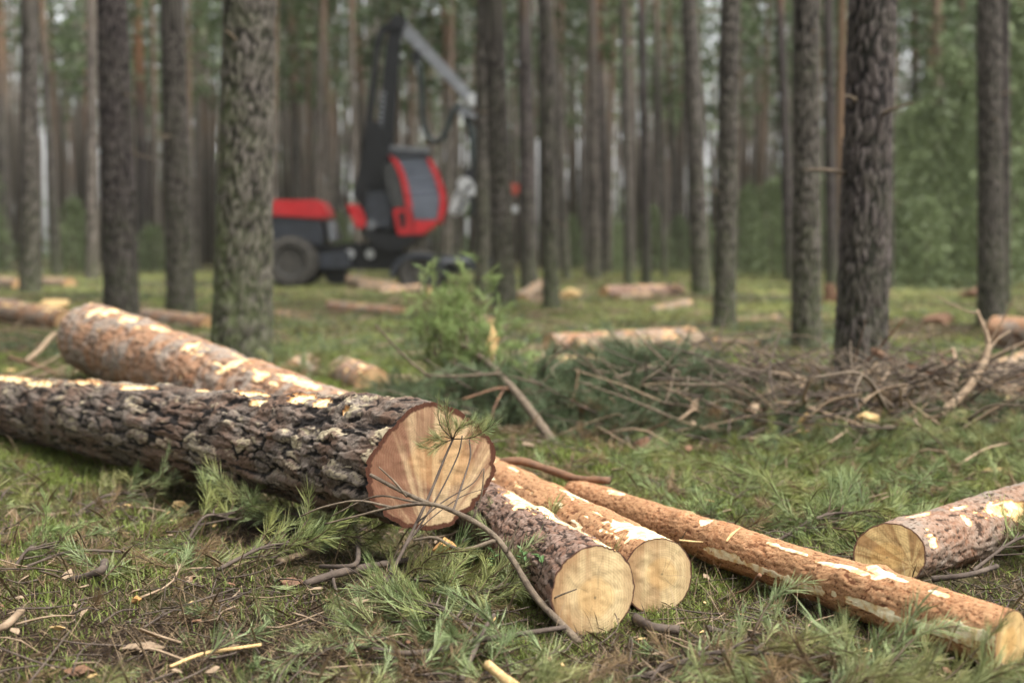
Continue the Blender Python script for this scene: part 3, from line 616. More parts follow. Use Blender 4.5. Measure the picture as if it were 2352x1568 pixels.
for k, (px, d, v, s) in enumerate(spots):
    if px < 1950 and k > 11 and k % 2: continue
    if px < 1950: s *= .85
    q = P(px, 600, d); right = px > 1950
    lab = 'bushy pale green young tree in the thicket at the right' if right else ('young leafy tree among the slim trunks right of the centre' if px > 1200 else 'low young leafy tree in the dim left far forest')
    o = empty('young_tree', (q.x, q.y, tz(q.x, q.y) - .05), lab, 'tree', 'young trees of the right thicket' if right else ('young trees among the centre right trunks' if px > 1200 else 'young trees of the left far forest'))
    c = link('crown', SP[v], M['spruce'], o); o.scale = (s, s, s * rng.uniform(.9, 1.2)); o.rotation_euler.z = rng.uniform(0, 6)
    if k < 3:
        tr = amesh('trunk', *tube_arrays(np.array([[0, 0, -.1], [0, 0, .8], [0, 0, 1.9]]), [.05, .02], 6))
        SP.append(tr)
    link('trunk', SP[3 + v] if len(SP) > 3 + v else SP[3], M['twig'], o)
# the wood closing the view, far behind
def far_wood():
    rg = np.random.RandomState(8); A = Acc(); n = 21000
    a = rg.uniform(-R(30), R(30), n); d = rg.uniform(142, 185, n)
    cl = fbm(np.stack([a * 60, d * .05, d * 0], 1), 3, 3)
    z = rg.uniform(0, 1, n) ** 1.6 * (20 + 9 * cl)
    keep = ~((a > R(-22)) & (a < R(-15.5)) & (z > 5 + 2 * cl)); keep &= (z > 5) | (rg.uniform(0, 1, n) < .45)
    keep &= (fbm(np.stack([a * 95, z * .5, d * 0], 1), 3, 13) > -.02) | (z < 5); a, d, cl, z = a[keep], d[keep], cl[keep], z[keep]; n = len(z)
    V, F = cards(rg, np.stack([d * np.sin(a), d * np.cos(a), z], 1), .5, .85)
    A.add(V, F, np.repeat(np.clip(rg.uniform(0, 1, n) * .6 + .4 * (z / 22), 0, 1), 4))
    for k in range(950):
        aa, dd = rg.uniform(-R(30), R(30)), rg.uniform(84, 175); x, y = dd * math.sin(aa), dd * math.cos(aa); r = rg.uniform(.12, .2)
        A.tube(np.array([[x, y, -.5], [x + rg.normal(0, .3), y, 9], [x + rg.normal(0, .6), y, 18]]), [r, r * .5], 5, -1.)
    return tag(link('far_wood', A.mesh('far_wood'), M['crown']), 'dim green wood closing the view far behind all trunks', 'wood', kind='stuff')
far_wood()
def sky_block_wood():  # out of view, added to cut the low sky fill and deepen contrast
    g = np.random.RandomState(19); A = Acc(); n = 9000
    a = g.uniform(R(33), R(327), n); d = g.uniform(17, 50, n); z = g.uniform(0, 1, n) ** .8 * 19
    V, F = cards(g, np.stack([d * np.sin(a), d * np.cos(a), z], 1), .5, .75); A.add(V, F, np.repeat(g.uniform(0, 1, n), 4))
    for k in range(150):
        aa, dd = g.uniform(R(33), R(327)), g.uniform(14, 48); x, y = dd * math.sin(aa), dd * math.cos(aa); r = g.uniform(.12, .2)
        A.tube(np.array([[x, y, -.5], [x, y, 9], [x + g.normal(0, .4), y, 18]]), [r, r * .5], 6, -1.)
    return tag(link('sky_block_wood', A.mesh('sky_block_wood'), M['crown']), 'unseen wood added beside and behind the camera to block low sky light', 'wood', kind='stuff')
sky_block_wood()

# ------------------------------------------------------------------ forwarder: the red harvester
HO = P(850, 660, 38.); HO.z = tz(HO.x, HO.y) * .3
K = 38. / FPX
harv = empty('forest_harvester', HO, 'red and black wheeled forest harvester with raised black boom behind the trees', 'harvester')
def hp(cx, cy, y=0.): return Vector(((574 + cx * .5 - 850) * K, y, (660 - cy * .5) * K))   # from a half-pixel crop
M['red'] = simple('red_paint', (.52, .016, .022), (.36, .012, .016), 3, .35, spec=.5, coat=.4)
M['black'] = simple('black_machine_paint', (.006, .0065, .008), (.014, .014, .016), 6, .4, spec=.4)
M['steel_grey'] = simple('grey_boom_paint', (.22, .23, .25), (.15, .155, .17), 5, .4, spec=.5)
M['dark_grey'] = simple('dark_grey_panel', (.035, .04, .052), (.02, .022, .028), 5, .45, spec=.5)
M['rubber'] = simple('dusty_tyre_rubber', (.085, .077, .066), (.03, .028, .026), 9, .9)
M['rim'] = simple('dark_rim', (.045, .05, .055), (.03, .03, .03), 8, .6)
M['silver'] = simple('bright_steel', (.62, .63, .64), (.45, .45, .46), 10, .3, metal=.6)
M['hose'] = simple('hydraulic_hose', (.018, .03, .028), (.012, .014, .014), 8, .4)
M['glass'] = simple('tinted_cab_glass', (.20, .22, .28), (.13, .145, .19), 3, .07, metal=.6, spec=.9, coat=.6)
M['pale_glass'] = simple('dusty_cab_glass', (.06, .06, .06), (.035, .035, .036), 5, .15, spec=.8)
M['pane_reflection'] = simple('bluish_pane_reflection', (.13, .145, .19), (.08, .09, .12), 5, .3, spec=.6)  # colour of the reflections painted on the side window
M['lamp'] = simple('work_lamp_glass', (.16, .165, .18), (.10, .10, .11), 12, .2, spec=.8)
M['amber'] = simple('red_brown_paint', (.30, .06, .035), (.2, .04, .03), 10, .5)
def prism(name, pts, y0, y1, mat, parent=None, bevel=.02):
    bm = bmesh.new(); a = [bm.verts.new(hp(x, y, y0)) for x, y in pts]; b = [bm.verts.new(hp(x, y, y1)) for x, y in pts]; n = len(pts)
    bm.faces.new(a); bm.faces.new(b[::-1])
    for i in range(n): bm.faces.new((a[i], b[i], b[(i + 1) % n], a[(i + 1) % n]))
    return bmobj(name, bm, mat, parent or harv, bevel)
def band(name, pts, wid, y0, y1, mat, parent=None, bevel=.015):
    p = smooth_path([(x, y, 0) for x, y in pts], 10)[:, :2] if len(pts) > 2 else np.array(pts, float)
    t = np.gradient(p, axis=0); t /= np.linalg.norm(t, axis=1)[:, None]; nn = np.stack([-t[:, 1], t[:, 0]], 1)
    wv = np.interp(np.linspace(0, 1, len(p)), np.linspace(0, 1, len(wid)), wid)[:, None] / 2 if not np.isscalar(wid) else wid / 2
    return prism(name, np.concatenate([p + nn * wv, (p - nn * wv)[::-1]]).tolist(), y0, y1, mat, parent, bevel)
def lathe(profile, n=40):
    bm = bmesh.new(); rings = []
    for y, r in profile: rings.append([bm.verts.new((r * math.cos(i / n * 2 * PI), y, r * math.sin(i / n * 2 * PI))) for i in range(n)])
    for a, b in zip(rings, rings[1:]):
        for i in range(n): bm.faces.new((a[i], a[(i + 1) % n], b[(i + 1) % n], b[i]))
    bm.faces.new(rings[0]); bm.faces.new(rings[-1][::-1]); return bm
def wheel(c, r, wd):
    h = wd / 2; k = r
    bm = lathe([(-h * .8, k * .55), (-h, k * .62), (-h * 1.0, k * .86), (-h * .8, k * .95), (h * .8, k * .95), (h, k * .86), (h, k * .62), (h * .8, k * .55)])
    for i in range(26):
        for sgn in (-1, 1):
            a = (i + (.5 if sgn > 0 else 0)) / 26 * 2 * PI
            m = Matrix.Rotation(-a, 4, 'Y') @ Matrix.Translation((k * .965, sgn * h * .5, 0)) @ Matrix.Rotation(sgn * .6, 4, 'X')
            bmesh.ops.create_cube(bm, size=1, matrix=m @ Matrix.Diagonal((k * .09, h * .95, k * .07, 1)))
    o = bmobj('wheel', bm, M['rubber'], harv); o.location = c
    rb = lathe([(-h * .7, k * .56), (-h * .86, k * .54), (-h * .55, k * .42), (-h * .45, k * .2), (-h * .75, k * .17), (-h * .75, k * .02), (h * .7, k * .02), (h * .7, k * .56)], 32)
    bmobj('rim', rb, M['rim'], o)
    hb = bmesh.new()
    for i in range(8):
        a = i / 8 * 2 * PI
        bmesh.ops.create_cone(hb, cap_ends=True, segments=6, radius1=.025, radius2=.025, depth=.06, matrix=Matrix.Translation((k * .3 * math.cos(a), -h * .52, k * .3 * math.sin(a))) @ Matrix.Rotation(PI / 2, 4, 'X'))
    bmobj('wheel_bolts', hb, M['silver'], o)
wheel(hp(218, 1206, -.95), .665, .6); wheel(hp(218, 1206, .95), .665, .6)
wheel(hp(800, 1258, -.95), .62, .6); wheel(hp(800, 1258, .95), .62, .6)
prism('engine_hood', [(-20, 1005), (-30, 960), (0, 932), (340, 930), (365, 960), (385, 1010), (350, 1018), (150, 1000)], -.85, .85, M['red'], bevel=.05)
prism('engine_cover', [(-15, 1000), (150, 1003), (345, 1022), (360, 1090), (350, 1140), (290, 1120), (230, 1090), (150, 1105), (60, 1130), (-10, 1120)], -.8, .8, M['dark_grey'], bevel=.03)
prism('side_grille', [(370, 1030), (390, 1018), (410, 1110), (380, 1115)], -.6, .6, M['steel_grey'])
prism('rear_bumper', [(-10, 1120), (60, 1130), (110, 1220), (60, 1240), (-10, 1220)], -.6, .6, M['black'])
prism('chassis', [(300, 1130), (420, 1135), (480, 1120), (600, 1130), (720, 1165), (730, 1215), (640, 1245), (470, 1235), (430, 1255), (330, 1260), (290, 1210)], -.45, .45, M['black'], bevel=.03)
prism('belly_tank', [(330, 1165), (470, 1160), (480, 1235), (340, 1240)], -.7, -.46, M['dark_grey'])
prism('axle_guard', [(340, 1255), (440, 1240), (455, 1290), (430, 1310), (370, 1305)], -.4, .4, M['black'])
band('front_fender', [(668, 1275), (690, 1215), (745, 1180), (830, 1180), (885, 1215), (905, 1270)], 22, -1.28, -.62, M['dark_grey'])
band('front_fender', [(668, 1275), (690, 1215), (745, 1180), (830, 1180), (885, 1215), (905, 1270)], 22, .62, 1.28, M['dark_grey'])
prism('front_frame', [(830, 1180), (1030, 1178), (1130, 1200), (1135, 1235), (1010, 1250), (960, 1265), (880, 1240)], -.5, .5, M['dark_grey'], bevel=.03)
prism('front_step', [(870, 1195), (1010, 1190), (1020, 1208), (880, 1215)], -.9, -.5, M['steel_grey'])
for cx in (462, 555):
    bm = bmesh.new(); bmesh.ops.create_cone(bm, cap_ends=True, segments=20, radius1=.13, radius2=.13, depth=.1, matrix=Matrix.Translation(hp(cx + 8, 1172, -.52)) @ Matrix.Rotation(PI / 2, 4, 'X'))
    bmobj('hydraulic_coupling', bm, M['silver'], harv, .02)
prism('turntable', [(520, 1060), (690, 1095), (815, 1088), (740, 1130), (690, 1160), (590, 1150)], -.75, .75, M['black'], bevel=.03)
prism('slew_ring', [(570, 1148), (700, 1150), (690, 1190), (580, 1188)], -.55, .55, M['black'])
prism('side_panel', [(455, 945), (520, 955), (545, 1010), (545, 1055), (505, 1062), (485, 1020)], -.7, .5, M['red'], bevel=.04)
prism('crane_base', [(475, 900), (500, 860), (545, 640), (575, 565), (610, 590), (650, 640), (648, 770), (640, 900), (690, 970), (690, 1096), (600, 1096), (545, 1050), (530, 960)], -.35, .35, M['black'], bevel=.04)
prism('valve_block', [(545, 890), (650, 890), (670, 960), (660, 1060), (560, 1050), (540, 970)], -.62, -.36, M['dark_grey'], bevel=.03)
bm = bmesh.new(); bmesh.ops.create_cone(bm, cap_ends=True, segments=20, radius1=.14, radius2=.14, depth=.12, matrix=Matrix.Translation(hp(572, 1042, -.68)) @ Matrix.Rotation(PI / 2, 4, 'X')); bmobj('work_lamp', bm, M['lamp'], harv, .02)
boom = band('main_boom', [(600, 900), (640, 520), (668, 220), (690, 128)], [95, 74, 60, 54], -.17, .17, M['black'])
for k in range(7):
    y = 440 + k * 24; prism('boom_marking', [(612 - k * 2.4, y), (632 - k * 2.4, y + 2), (630 - k * 2.4, y + 14), (610 - k * 2.4, y + 12)], -.176, -.17, M['steel_grey'], boom, 0)
band('parallel_link', [(505, 880), (548, 640), (575, 400), (597, 210), (625, 155), (690, 128)], [40, 34, 26, 26, 30, 40], -.12, .12, M['black'])
band('lift_cylinder', [(560, 880), (610, 480)], [30, 30], .18, .32, M['black'])
band('cylinder_rod', [(606, 520), (625, 330)], [12, 12], .2, .28, M['silver'])
jib = band('jib', [(682, 118), (1038, 488)], [58, 44], -.15, .15, M['steel_grey'])
band('jib_extension', [(700, 162), (1000, 474)], [18, 14], -.12, .12, M['black'], jib)
bm = bmesh.new(); bmesh.ops.create_cone(bm, cap_ends=True, segments=20, radius1=.17, radius2=.17, depth=.4, matrix=Matrix.Translation(hp(1026, 474)) @ Matrix.Rotation(PI / 2, 4, 'X')); bmobj('jib_tip', bm, M['silver'], jib, .02)
bm = bmesh.new(); bmesh.ops.create_cone(bm, cap_ends=True, segments=20, radius1=.22, radius2=.22, depth=.5, matrix=Matrix.Translation(hp(690, 130)) @ Matrix.Rotation(PI / 2, 4, 'X')); bmobj('knuckle_pin', bm, M['black'], harv, .02)
prism('hose_bracket', [(750, 250), (790, 250), (795, 310), (750, 318)], -.15, .15, M['black'])
prism('hose_clamp', [(762, 325), (795, 320), (797, 360), (770, 362)], -.1, .1, M['silver'])
def hose(pts, r, y=0., mat='hose'): tubeobj('hydraulic_hose', [hp(a, b, y) for a, b in pts], r, M[mat], harv, 8, 26, 0)
for dy in (-.1, .02):
    hose([(780, 300), (792, 400), (795, 520), (812, 620), (850, 662), (895, 635), (925, 560), (942, 510), (975, 500)], .075, dy)
hose([(965, 505), (995, 550), (1015, 630), (1025, 720), (1030, 800)], .07); hose([(985, 505), (1012, 560), (1030, 640), (1034, 720), (1035, 800)], .06, .12)
prism('link_arm', [(940, 505), (1000, 500), (1045, 540), (1040, 562), (990, 545), (950, 530)], -.12, .12, M['steel_grey'])
prism('rotator', [(985, 790), (1055, 775), (1065, 830), (1000, 850)], -.2, .2, M['black'])
hd = prism('harvester_head', [(960, 850), (1000, 820), (1110, 800), (1150, 860), (1160, 960), (1090, 1010), (1000, 1000), (1020, 930)], -.35, .35, M['black'], bevel=.04)
for cx, cy, rr in ((992, 860, .21), (1018, 885, .17)):
    bm = bmesh.new(); bmesh.ops.create_cone(bm, cap_ends=True, segments=22, radius1=rr, radius2=rr, depth=.4, matrix=Matrix.Translation(hp(cx, cy, -.4)) @ Matrix.Rotation(PI / 2, 4, 'X')); bmobj('feed_roller', bm, M['silver'], hd, .03)
prism('saw_guard', [(955, 880), (1005, 915), (990, 985), (950, 1000), (915, 985), (930, 930)], -.5, -.1, M['silver'], hd, .03)
band('knife_arm', [(950, 985), (975, 960), (985, 920)], [16, 14, 12], -.53, -.505, M['black'], hd)
prism('head_motor', [(1195, 850), (1235, 855), (1245, 885), (1220, 910), (1195, 895)], -.3, .1, M['amber'], hd)
prism('tilt_bracket', [(1120, 830), (1200, 860), (1200, 890), (1120, 930)], -.12, .12, M['black'], hd)
prism('saw_box', [(1195, 950), (1235, 955), (1235, 985), (1200, 985)], -.3, .1, M['silver'], hd)
prism('saw_arm', [(1130, 900), (1150, 890), (1205, 945), (1205, 975)], -.1, .1, M['black'], hd)
cab = prism('cab', [(665, 970), (740, 965), (752, 1024), (885, 1020), (862, 1042), (810, 1086), (690, 1092)], -.75, .75, M['red'], bevel=.04)
for y0, y1 in ((-.76, -.62), (.62, .76)):
    band('cab_pillar', [(658, 722), (700, 790), (728, 880), (744, 975), (748, 1025)], [22, 26, 28, 28], y0, y1, M['red'], cab)
    band('cab_pillar', [(828, 742), (868, 830), (893, 920), (888, 985), (875, 1030)], [20, 23, 24, 22], y0, y1, M['red'], cab)
    prism('side_window', [(690, 748), (825, 748), (858, 830), (880, 925), (870, 1018), (755, 1018), (735, 880), (705, 790)], y0 + .045, y1 - .045, M['glass'], cab, .005)
    prism('quarter_window', [(630, 790), (655, 760), (690, 775), (715, 860), (730, 960), (675, 962), (640, 880)], y0 + .045, y1 - .045, M['pale_glass'], cab, .005)
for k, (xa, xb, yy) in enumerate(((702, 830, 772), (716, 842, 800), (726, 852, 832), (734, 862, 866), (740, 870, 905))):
    prism('reflection_stripe', [(xa, yy - 9), (xb, yy - 16), (xb, yy), (xa, yy + 8)], -.735, -.722, M['pane_reflection'], cab, 0)  # thin bluish strips standing in for reflections on the side window
prism('windscreen', [(832, 748), (842, 748), (884, 850), (902, 925), (892, 1015), (880, 1015), (888, 925), (870, 850)], -.6, .6, M['glass'], cab, .005)
prism('roof', [(648, 728), (665, 712), (825, 725), (840, 745), (690, 745)], -.78, .78, M['dark_grey'], cab)
prism('rear_wall', [(622, 780), (640, 760), (652, 880), (680, 965), (655, 965), (632, 880)], -.6, .6, M['black'], cab)
prism('seat', [(720, 880), (740, 870), (765, 960), (830, 965), (830, 1010), (735, 1010)], -.3, .3, M['black'], cab)
prism('light_bar', [(665, 695), (820, 706), (822, 722), (664, 708)], -.7, .7, M['black'], cab)
for k in range(6):
    bm = bmesh.new(); bmesh.ops.create_cone(bm, cap_ends=True, segments=14, radius1=.07, radius2=.09, depth=.1, matrix=Matrix.Translation(hp(672 + k * 30, 699 + k * 2, -.74)) @ Matrix.Rotation(PI / 2, 4, 'X')); bmobj('work_light', bm, M['lamp'], cab, .01)
band('hand_rail', [(545, 930), (560, 860), (600, 850)], [8, 8, 8], -.7, -.66, M['black'])
tubeobj('grab_rail', [hp(735, 960, -.82), hp(760, 990, -.86), hp(760, 1060, -.84)], .018, M['black'], harv, 6, 10, 0)
prism('red_panel_mark', [(690, 985), (725, 985), (725, 1050), (705, 1060)], -.757, -.751, M['black'], cab, 0)

# ------------------------------------------------------------------ pine sprays
def spray_proto(seed, L=.20, n=95, nl=.058, wd=.00095):
    rg = np.random.RandomState(seed)
    stem = np.array([[0, 0, 0], [L * .5, rg.normal(0, .012), rg.normal(.01, .01)], [L, rg.normal(0, .03), rg.normal(.02, .02)]])
    path = smooth_path(stem, 7)
    t = rg.uniform(.12, 1, n) ** .8; idx = t * 6; i = np.minimum(idx.astype(int), 5); f = (idx - i)[:, None]
    b = path[i] * (1 - f) + path[i + 1] * f; tg = path[i + 1] - path[i]; tg /= np.linalg.norm(tg, axis=1)[:, None]
    az = rg.uniform(0, 2 * PI, n); an = rg.uniform(.45, 1.15, n) * (1 - .45 * t)
    o = np.stack([np.zeros(n), np.cos(az), np.sin(az)], 1); d = tg * np.cos(an)[:, None] + o * np.sin(an)[:, None]
    l = nl * rg.uniform(.7, 1.15, n)[:, None]; sd_ = np.cross(d, rg.normal(0, 1, (n, 3))); sd_ /= np.linalg.norm(sd_, axis=1)[:, None]
    mid = b + d * l * .55; tip = b + d * l + np.array([0, 0, -.004])
    V = np.stack([b - sd_ * wd * .6, b + sd_ * wd * .6, mid + sd_ * wd, tip, mid - sd_ * wd], 1).reshape(-1, 3)
    F = np.arange(n * 5).reshape(-1, 5); tint = np.repeat(np.clip(rg.uniform(0, 1, n), 0, 1), 5)
    A = Acc(); A.add(V, F, tint); A.tube(path, [.003, .0015], 4, -1.)
    return np.concatenate(A.v), [np.concatenate(x) for x in A.f.values()], np.concatenate(A.t)
SPR = [spray_proto(s, L, n, nl) for s, L, n, nl in ((1, .18, 78, .066), (2, .14, 62, .06), (3, .24, 95, .068), (4, .11, 60, .072), (5, .16, 70, .055), (6, .08, 55, .064))]
def rot_arrays(yaw, pitch, roll):
    cy, sy, cp, sp, cr, sr = np.cos(yaw), np.sin(yaw), np.cos(pitch), np.sin(pitch), np.cos(roll), np.sin(roll); Z = np.zeros_like(cy); O = Z + 1
    Rz = np.stack([cy, -sy, Z, sy, cy, Z, Z, Z, O], 1).reshape(-1, 3, 3); Ry = np.stack([cp, Z, sp, Z, O, Z, -sp, Z, cp], 1).reshape(-1, 3, 3); Rx = np.stack([O, Z, Z, Z, cr, -sr, Z, sr, cr], 1).reshape(-1, 3, 3)
    return Rz @ Ry @ Rx
def replicate(A, protos, pos, yaw, pitch, roll, sc, rg, tint_off=None):
    n = len(pos); which = rg.randint(0, len(protos), n); Rm = rot_arrays(yaw, pitch, roll)
    to = np.zeros(n) if tint_off is None else tint_off
    for k, (V, Fs, T) in enumerate(protos):
        s = np.where(which == k)[0]
        if not len(s): continue
        X = np.einsum('nij,vj->nvi', Rm[s], V) * sc[s][:, None, None] + pos[s][:, None, :]
        base = A.n; m = len(V); A.v.append(X.reshape(-1, 3)); A.n += m * len(s)
        tt = np.where(T[None] < -.5, T[None], np.clip(T[None] + to[s][:, None], 0, 1)); A.t.append(tt.ravel())
        for F in Fs: A.f.setdefault(F.shape[1], []).append((F[None] + (base + np.arange(len(s)) * m)[:, None, None]).reshape(-1, F.shape[1]))
M['needle_dark'] = leafmat('dark_brush_needles', (.055, .085, .04), (.22, .27, .15))
M['needle_dead'] = leafmat('browned_pine_needles', (.12, .075, .04), (.40, .28, .15))
def inlog(x, y, k=.85):
    m = np.zeros(len(x), bool)
    for a, b, r in LOGS:
        ax, ay, bx, by = a.x, a.y, b.x, b.y; L2 = (bx - ax) ** 2 + (by - ay) ** 2
        t = np.clip(((x - ax) * (bx - ax) + (y - ay) * (by - ay)) / L2, 0, 1)
        m |= np.hypot(x - ax - t * (bx - ax), y - ay - t * (by - ay)) < r * k
    return m
def sample(rg, n, d0, d1, power=1., margin=.5, half=.40):
    """points over the view sector, denser near the camera for power < 1"""
    u = rg.uniform(0, 1, n); y = (d0 ** power + (d1 ** power - d0 ** power) * u) ** (1 / power) if power else d0 * (d1 / d0) ** u
    x = rg.uniform(-1, 1, n) * (half * y + margin); return x, y
def pxmask(x, y, blobs):
    m = np.zeros(len(x))
    for px, py, rr, k in blobs:
        q = GZ(px, py); m = np.maximum(m, k * np.exp(-(((x - q.x) / rr) ** 2 + ((y - q.y) / (rr * 1.2)) ** 2)))
    return m
def blades(rg, x, y, L, wd, up, name, mat, label, cat, tint=None):
    n = len(x); z = terrain(x, y); b = np.stack([x, y, z - .004], 1)
    az = rg.uniform(0, 2 * PI, n); el = rg.uniform(up[0], up[1], n)
    d = np.stack([np.cos(az) * np.cos(el), np.sin(az) * np.cos(el), np.sin(el)], 1); l = (L * rg.uniform(.5, 1.3, n))[:, None]
    s = np.stack([-np.sin(az), np.cos(az), rg.normal(0, .4, n)], 1) * (np.asarray(wd) * np.ones(n))[:, None]
    mid = b + d * l * .6; tip = b + d * l * np.array([1, 1, .85])
    V = np.stack([b - s * .7, b + s * .7, mid + s * .6, tip, mid - s * .6], 1).reshape(-1, 3); V[:, 2] += 0
    t = np.repeat(rg.uniform(0, 1, n) if tint is None else np.clip(tint, 0, 1), 5)
    A = Acc(); A.add(V, np.arange(n * 5).reshape(-1, 5), t)
    return tag(link(name, A.mesh(name), mat), label, cat, kind='stuff')
rg = np.random.RandomState(42)
# brown needle litter
x, y = sample(rg, 120000, 2.6, 10, .3); k = rg.uniform(0, 1, len(x)) < .62 + .9 * duff(x, y); x, y = x[k], y[k]
blades(rg, x, y, .05 * np.maximum(1, y / 5) ** .5, .0012 * np.maximum(1, y / 3.6), (-.05, .75), 'needle_litter', M['litter'], 'brown fallen needles and duff on the forest floor', 'litter', rg.uniform(0, 1, len(x)) ** 1.7)
# moss and short grass
x, y = sample(rg, 430000, 2.6, 13, .2)
mm = fbm(np.stack([x, y, x * 0], 1) * 1.7, 3, 61); k = rg.uniform(0, 1, len(x)) < np.clip(.48 + 1.5 * mm - .95 * duff(x, y), .03, 1); x, y, mm = x[k], y[k], mm[k]
blades(rg, x, y, .027 * np.maximum(1, y / 4) ** .7, .0014 * np.maximum(1, y / 3.6), (.3, 1.5), 'moss', M['moss'], 'yellow green moss and short grass between the logs', 'moss', rg.uniform(-.1, .6, len(x)) + .8 * mm)
x, y = sample(rg, 150000, 11, 60, -.2, 1.)
mm = fbm(np.stack([x, y, x * 0], 1) * .35, 3, 63); k = rg.uniform(0, 1, len(x)) < np.clip(.55 + 1.3 * mm, .12, 1); x, y, mm = x[k], y[k], mm[k]
blades(rg, x, y, .05 * (y / 11) ** .6, .0016 * (y / 3.6), (.3, 1.4), 'grass', M['grass'], 'thin yellow green grass and moss across the clearing', 'grass', rg.uniform(-.1, .7, len(x)) + .7 * mm)
# long dry grass stalks, sparse
x, y = sample(rg, 9000, 2.8, 12, .2); k = rg.uniform(0, 1, len(x)) < .5; x, y = x[k], y[k]
blades(rg, x, y, .14, .0009 * np.maximum(1, y / 4), (.2, 1.3), 'dry_grass', M['litter'], 'sparse dry grass stalks in the foreground', 'grass', rg.uniform(.6, 1.2, len(x)))
# pine sprays carpeting the ground
def spray_cover(n, d0, d1, pw, blobs, base, name, mat, label, sc0=1., lift=.03):
    x, y = sample(rg, n, d0, d1, pw); pr = np.clip(base + .72 * pxmask(x, y, blobs) + .5 * fbm(np.stack([x, y, x * 0], 1) * 2, 2, 71) * base, 0, 1) * (1 - .75 * duff(x, y))
    k = (rg.uniform(0, 1, n) < pr) & ~inlog(x, y, 1.15) & ~inlog(x, y + .10, 1.5) & ~inlog(x, y + .2, 1.6) & ~inlog(x, y + .3, 1.2) & (np.hypot(x - .24, y - 3.36) > .24) & (np.hypot(x - .40, y - 3.6) > .2); x, y = x[k], y[k]; n = len(x)
    A = Acc(); pos = np.stack([x, y, terrain(x, y) + rg.uniform(-.01, lift, n)], 1)
    replicate(A, SPR, pos, rg.uniform(0, 2 * PI, n), rg.uniform(-.45, .15, n), rg.uniform(0, 6, n), sc0 * rg.uniform(.7, 1.3, n), rg, rg.normal(-.08, .22, n))
    return tag(link(name, A.mesh(name), mat), label, 'pine sprays', kind='stuff')
spray_cover(2000, 2.7, 5.2, .5, [(700, 1200, .35, .9), (900, 1280, .35, 1), (1050, 1350, .35, 1), (1150, 1450, .35, 1), (850, 1420, .3, .8), (700, 1530, .3, .7), (1300, 1540, .35, .8), (560, 1130, .3, .8), (1900, 1610, .25, .9), (2200, 1660, .25, .9), (500, 1300, .2, .6), (400, 1060, .35, .6), (250, 1150, .4, .5), (60, 990, .35, .9), (200, 1015, .35, .9), (330, 1040, .3, .9), (120, 1100, .4, .5)],
            .04, 'pine_needle_carpet', M['needle_fresh'], 'green pine sprays strewn over the near forest floor')
spray_cover(4200, 4.3, 9.5, .4, [(1800, 1150, .8, 1), (2100, 1100, .8, 1), (1950, 1060, .8, .9), (1700, 1080, .6, .7), (2250, 1020, .8, .9), (1500, 1000, .6, .5), (2250, 1340, .5, 1), (1850, 1230, .5, .9), (1000, 960, .7, .9), (300, 1060, .5, .6), (2200, 880, 1, .5), (1450, 1060, .4, .3)],
            .03, 'pine_needle_carpet', M['needle_blue'], 'blue green pine sprays spread behind the orange pole', .95, .05)
# green brush heap in the middle
def heap(name, mat, n, cx, cy, rx, ry, hh, seed, label, sc):
    g = np.random.RandomState(seed); A = Acc()
    u = g.normal(0, .5, (n, 2)); x = cx + u[:, 0] * rx; y = cy + u[:, 1] * ry; prof = np.exp(-(u ** 2).sum(1) * 1.1) * (.75 + .5 * fbm(np.stack([x, y, x * 0], 1) * 2.2, 2, seed))
    pos = np.stack([x, y, terrain(x, y) + hh * prof * g.uniform(.1, 1, n) ** .6], 1)
    replicate(A, SPR, pos, g.uniform(0, 2 * PI, n), g.uniform(-.7, .5, n), g.uniform(0, 6, n), sc * g.uniform(.7, 1.4, n), g, g.normal(-.12, .2, n))
    return tag(link(name, A.mesh(name), mat), label, 'brush', kind='stuff')
heap('pine_brush', M['needle_dark'], 1500, .45, 8.1, 1.0, .7, .42, 5, 'heap of cut green pine brush in the middle behind the thick log', 1.15)
heap('pine_brush', M['needle_dark'], 220, -.25, 7.9, .6, .5, .2, 6, 'green pine brush at the foot of the leaning pine top', 1.1)
heap('pine_brush', M['needle_fresh'], 260, 2.35, 6.6, .9, .6, .14, 7, 'low green brush under the bent bare branch', 1.0)
heap('pine_brush', M['needle_dead'], 330, 2.0, 7.7, 1.5, .5, .20, 10, 'browned needles caught in the right brushwood heap', 1.1)
heap('pine_brush', M['needle_dark'], 460, 1.9, 7.4, 1.7, .5, .16, 12, 'dark green needles along the front of the right brushwood heap', 1.1)
heap('pine_brush', M['needle_fresh'], 70, -1.55, 10.6, .6, .6, .2, 8, 'green brush beside the large plated trunk', 1.1)
heap('pine_brush', M['needle_fresh'], 160, 2.5, 9.8, .6, .4, .2, 9, 'green sprays around the foot of the dark rough trunk', 1.2)
spray_cover(2000, 2.7, 9.5, .5, [], .5, 'dead_pine_sprays', M['needle_dead'], 'browned dead pine sprays among the green ones', .8, .03)
# low clumps of dwarf shrub and grass over the clearing
def clumps(n, d0, d1, mat, name, label, L, seed, thr):
    g = np.random.RandomState(seed); x, y = sample(g, n, d0, d1, .1, 1.); k = (fbm(np.stack([x, y, x * 0], 1) * .6, 3, seed) > thr) & ~inlog(x, y, 1.3); x, y = x[k], y[k]
    m = 26; X = np.repeat(x, m) + g.normal(0, .11, len(x) * m) * np.repeat(np.maximum(.6, y / 14), m); Y = np.repeat(y, m) + g.normal(0, .11, len(y) * m) * np.repeat(np.maximum(.6, y / 14), m)
    blades(g, X, Y, L * np.repeat(g.uniform(.5, 1.3, len(x)), m), .0022 * Y / 3.6, (.4, 1.5), name, mat, label, 'ground cover', np.repeat(g.uniform(-.2, .9, len(x)), m) + g.normal(0, .2, len(X)))
clumps(3200, 7, 45, M['needle_dark'], 'dwarf_shrub', 'dark green dwarf shrub clumps across the clearing', .075, 15, .0)
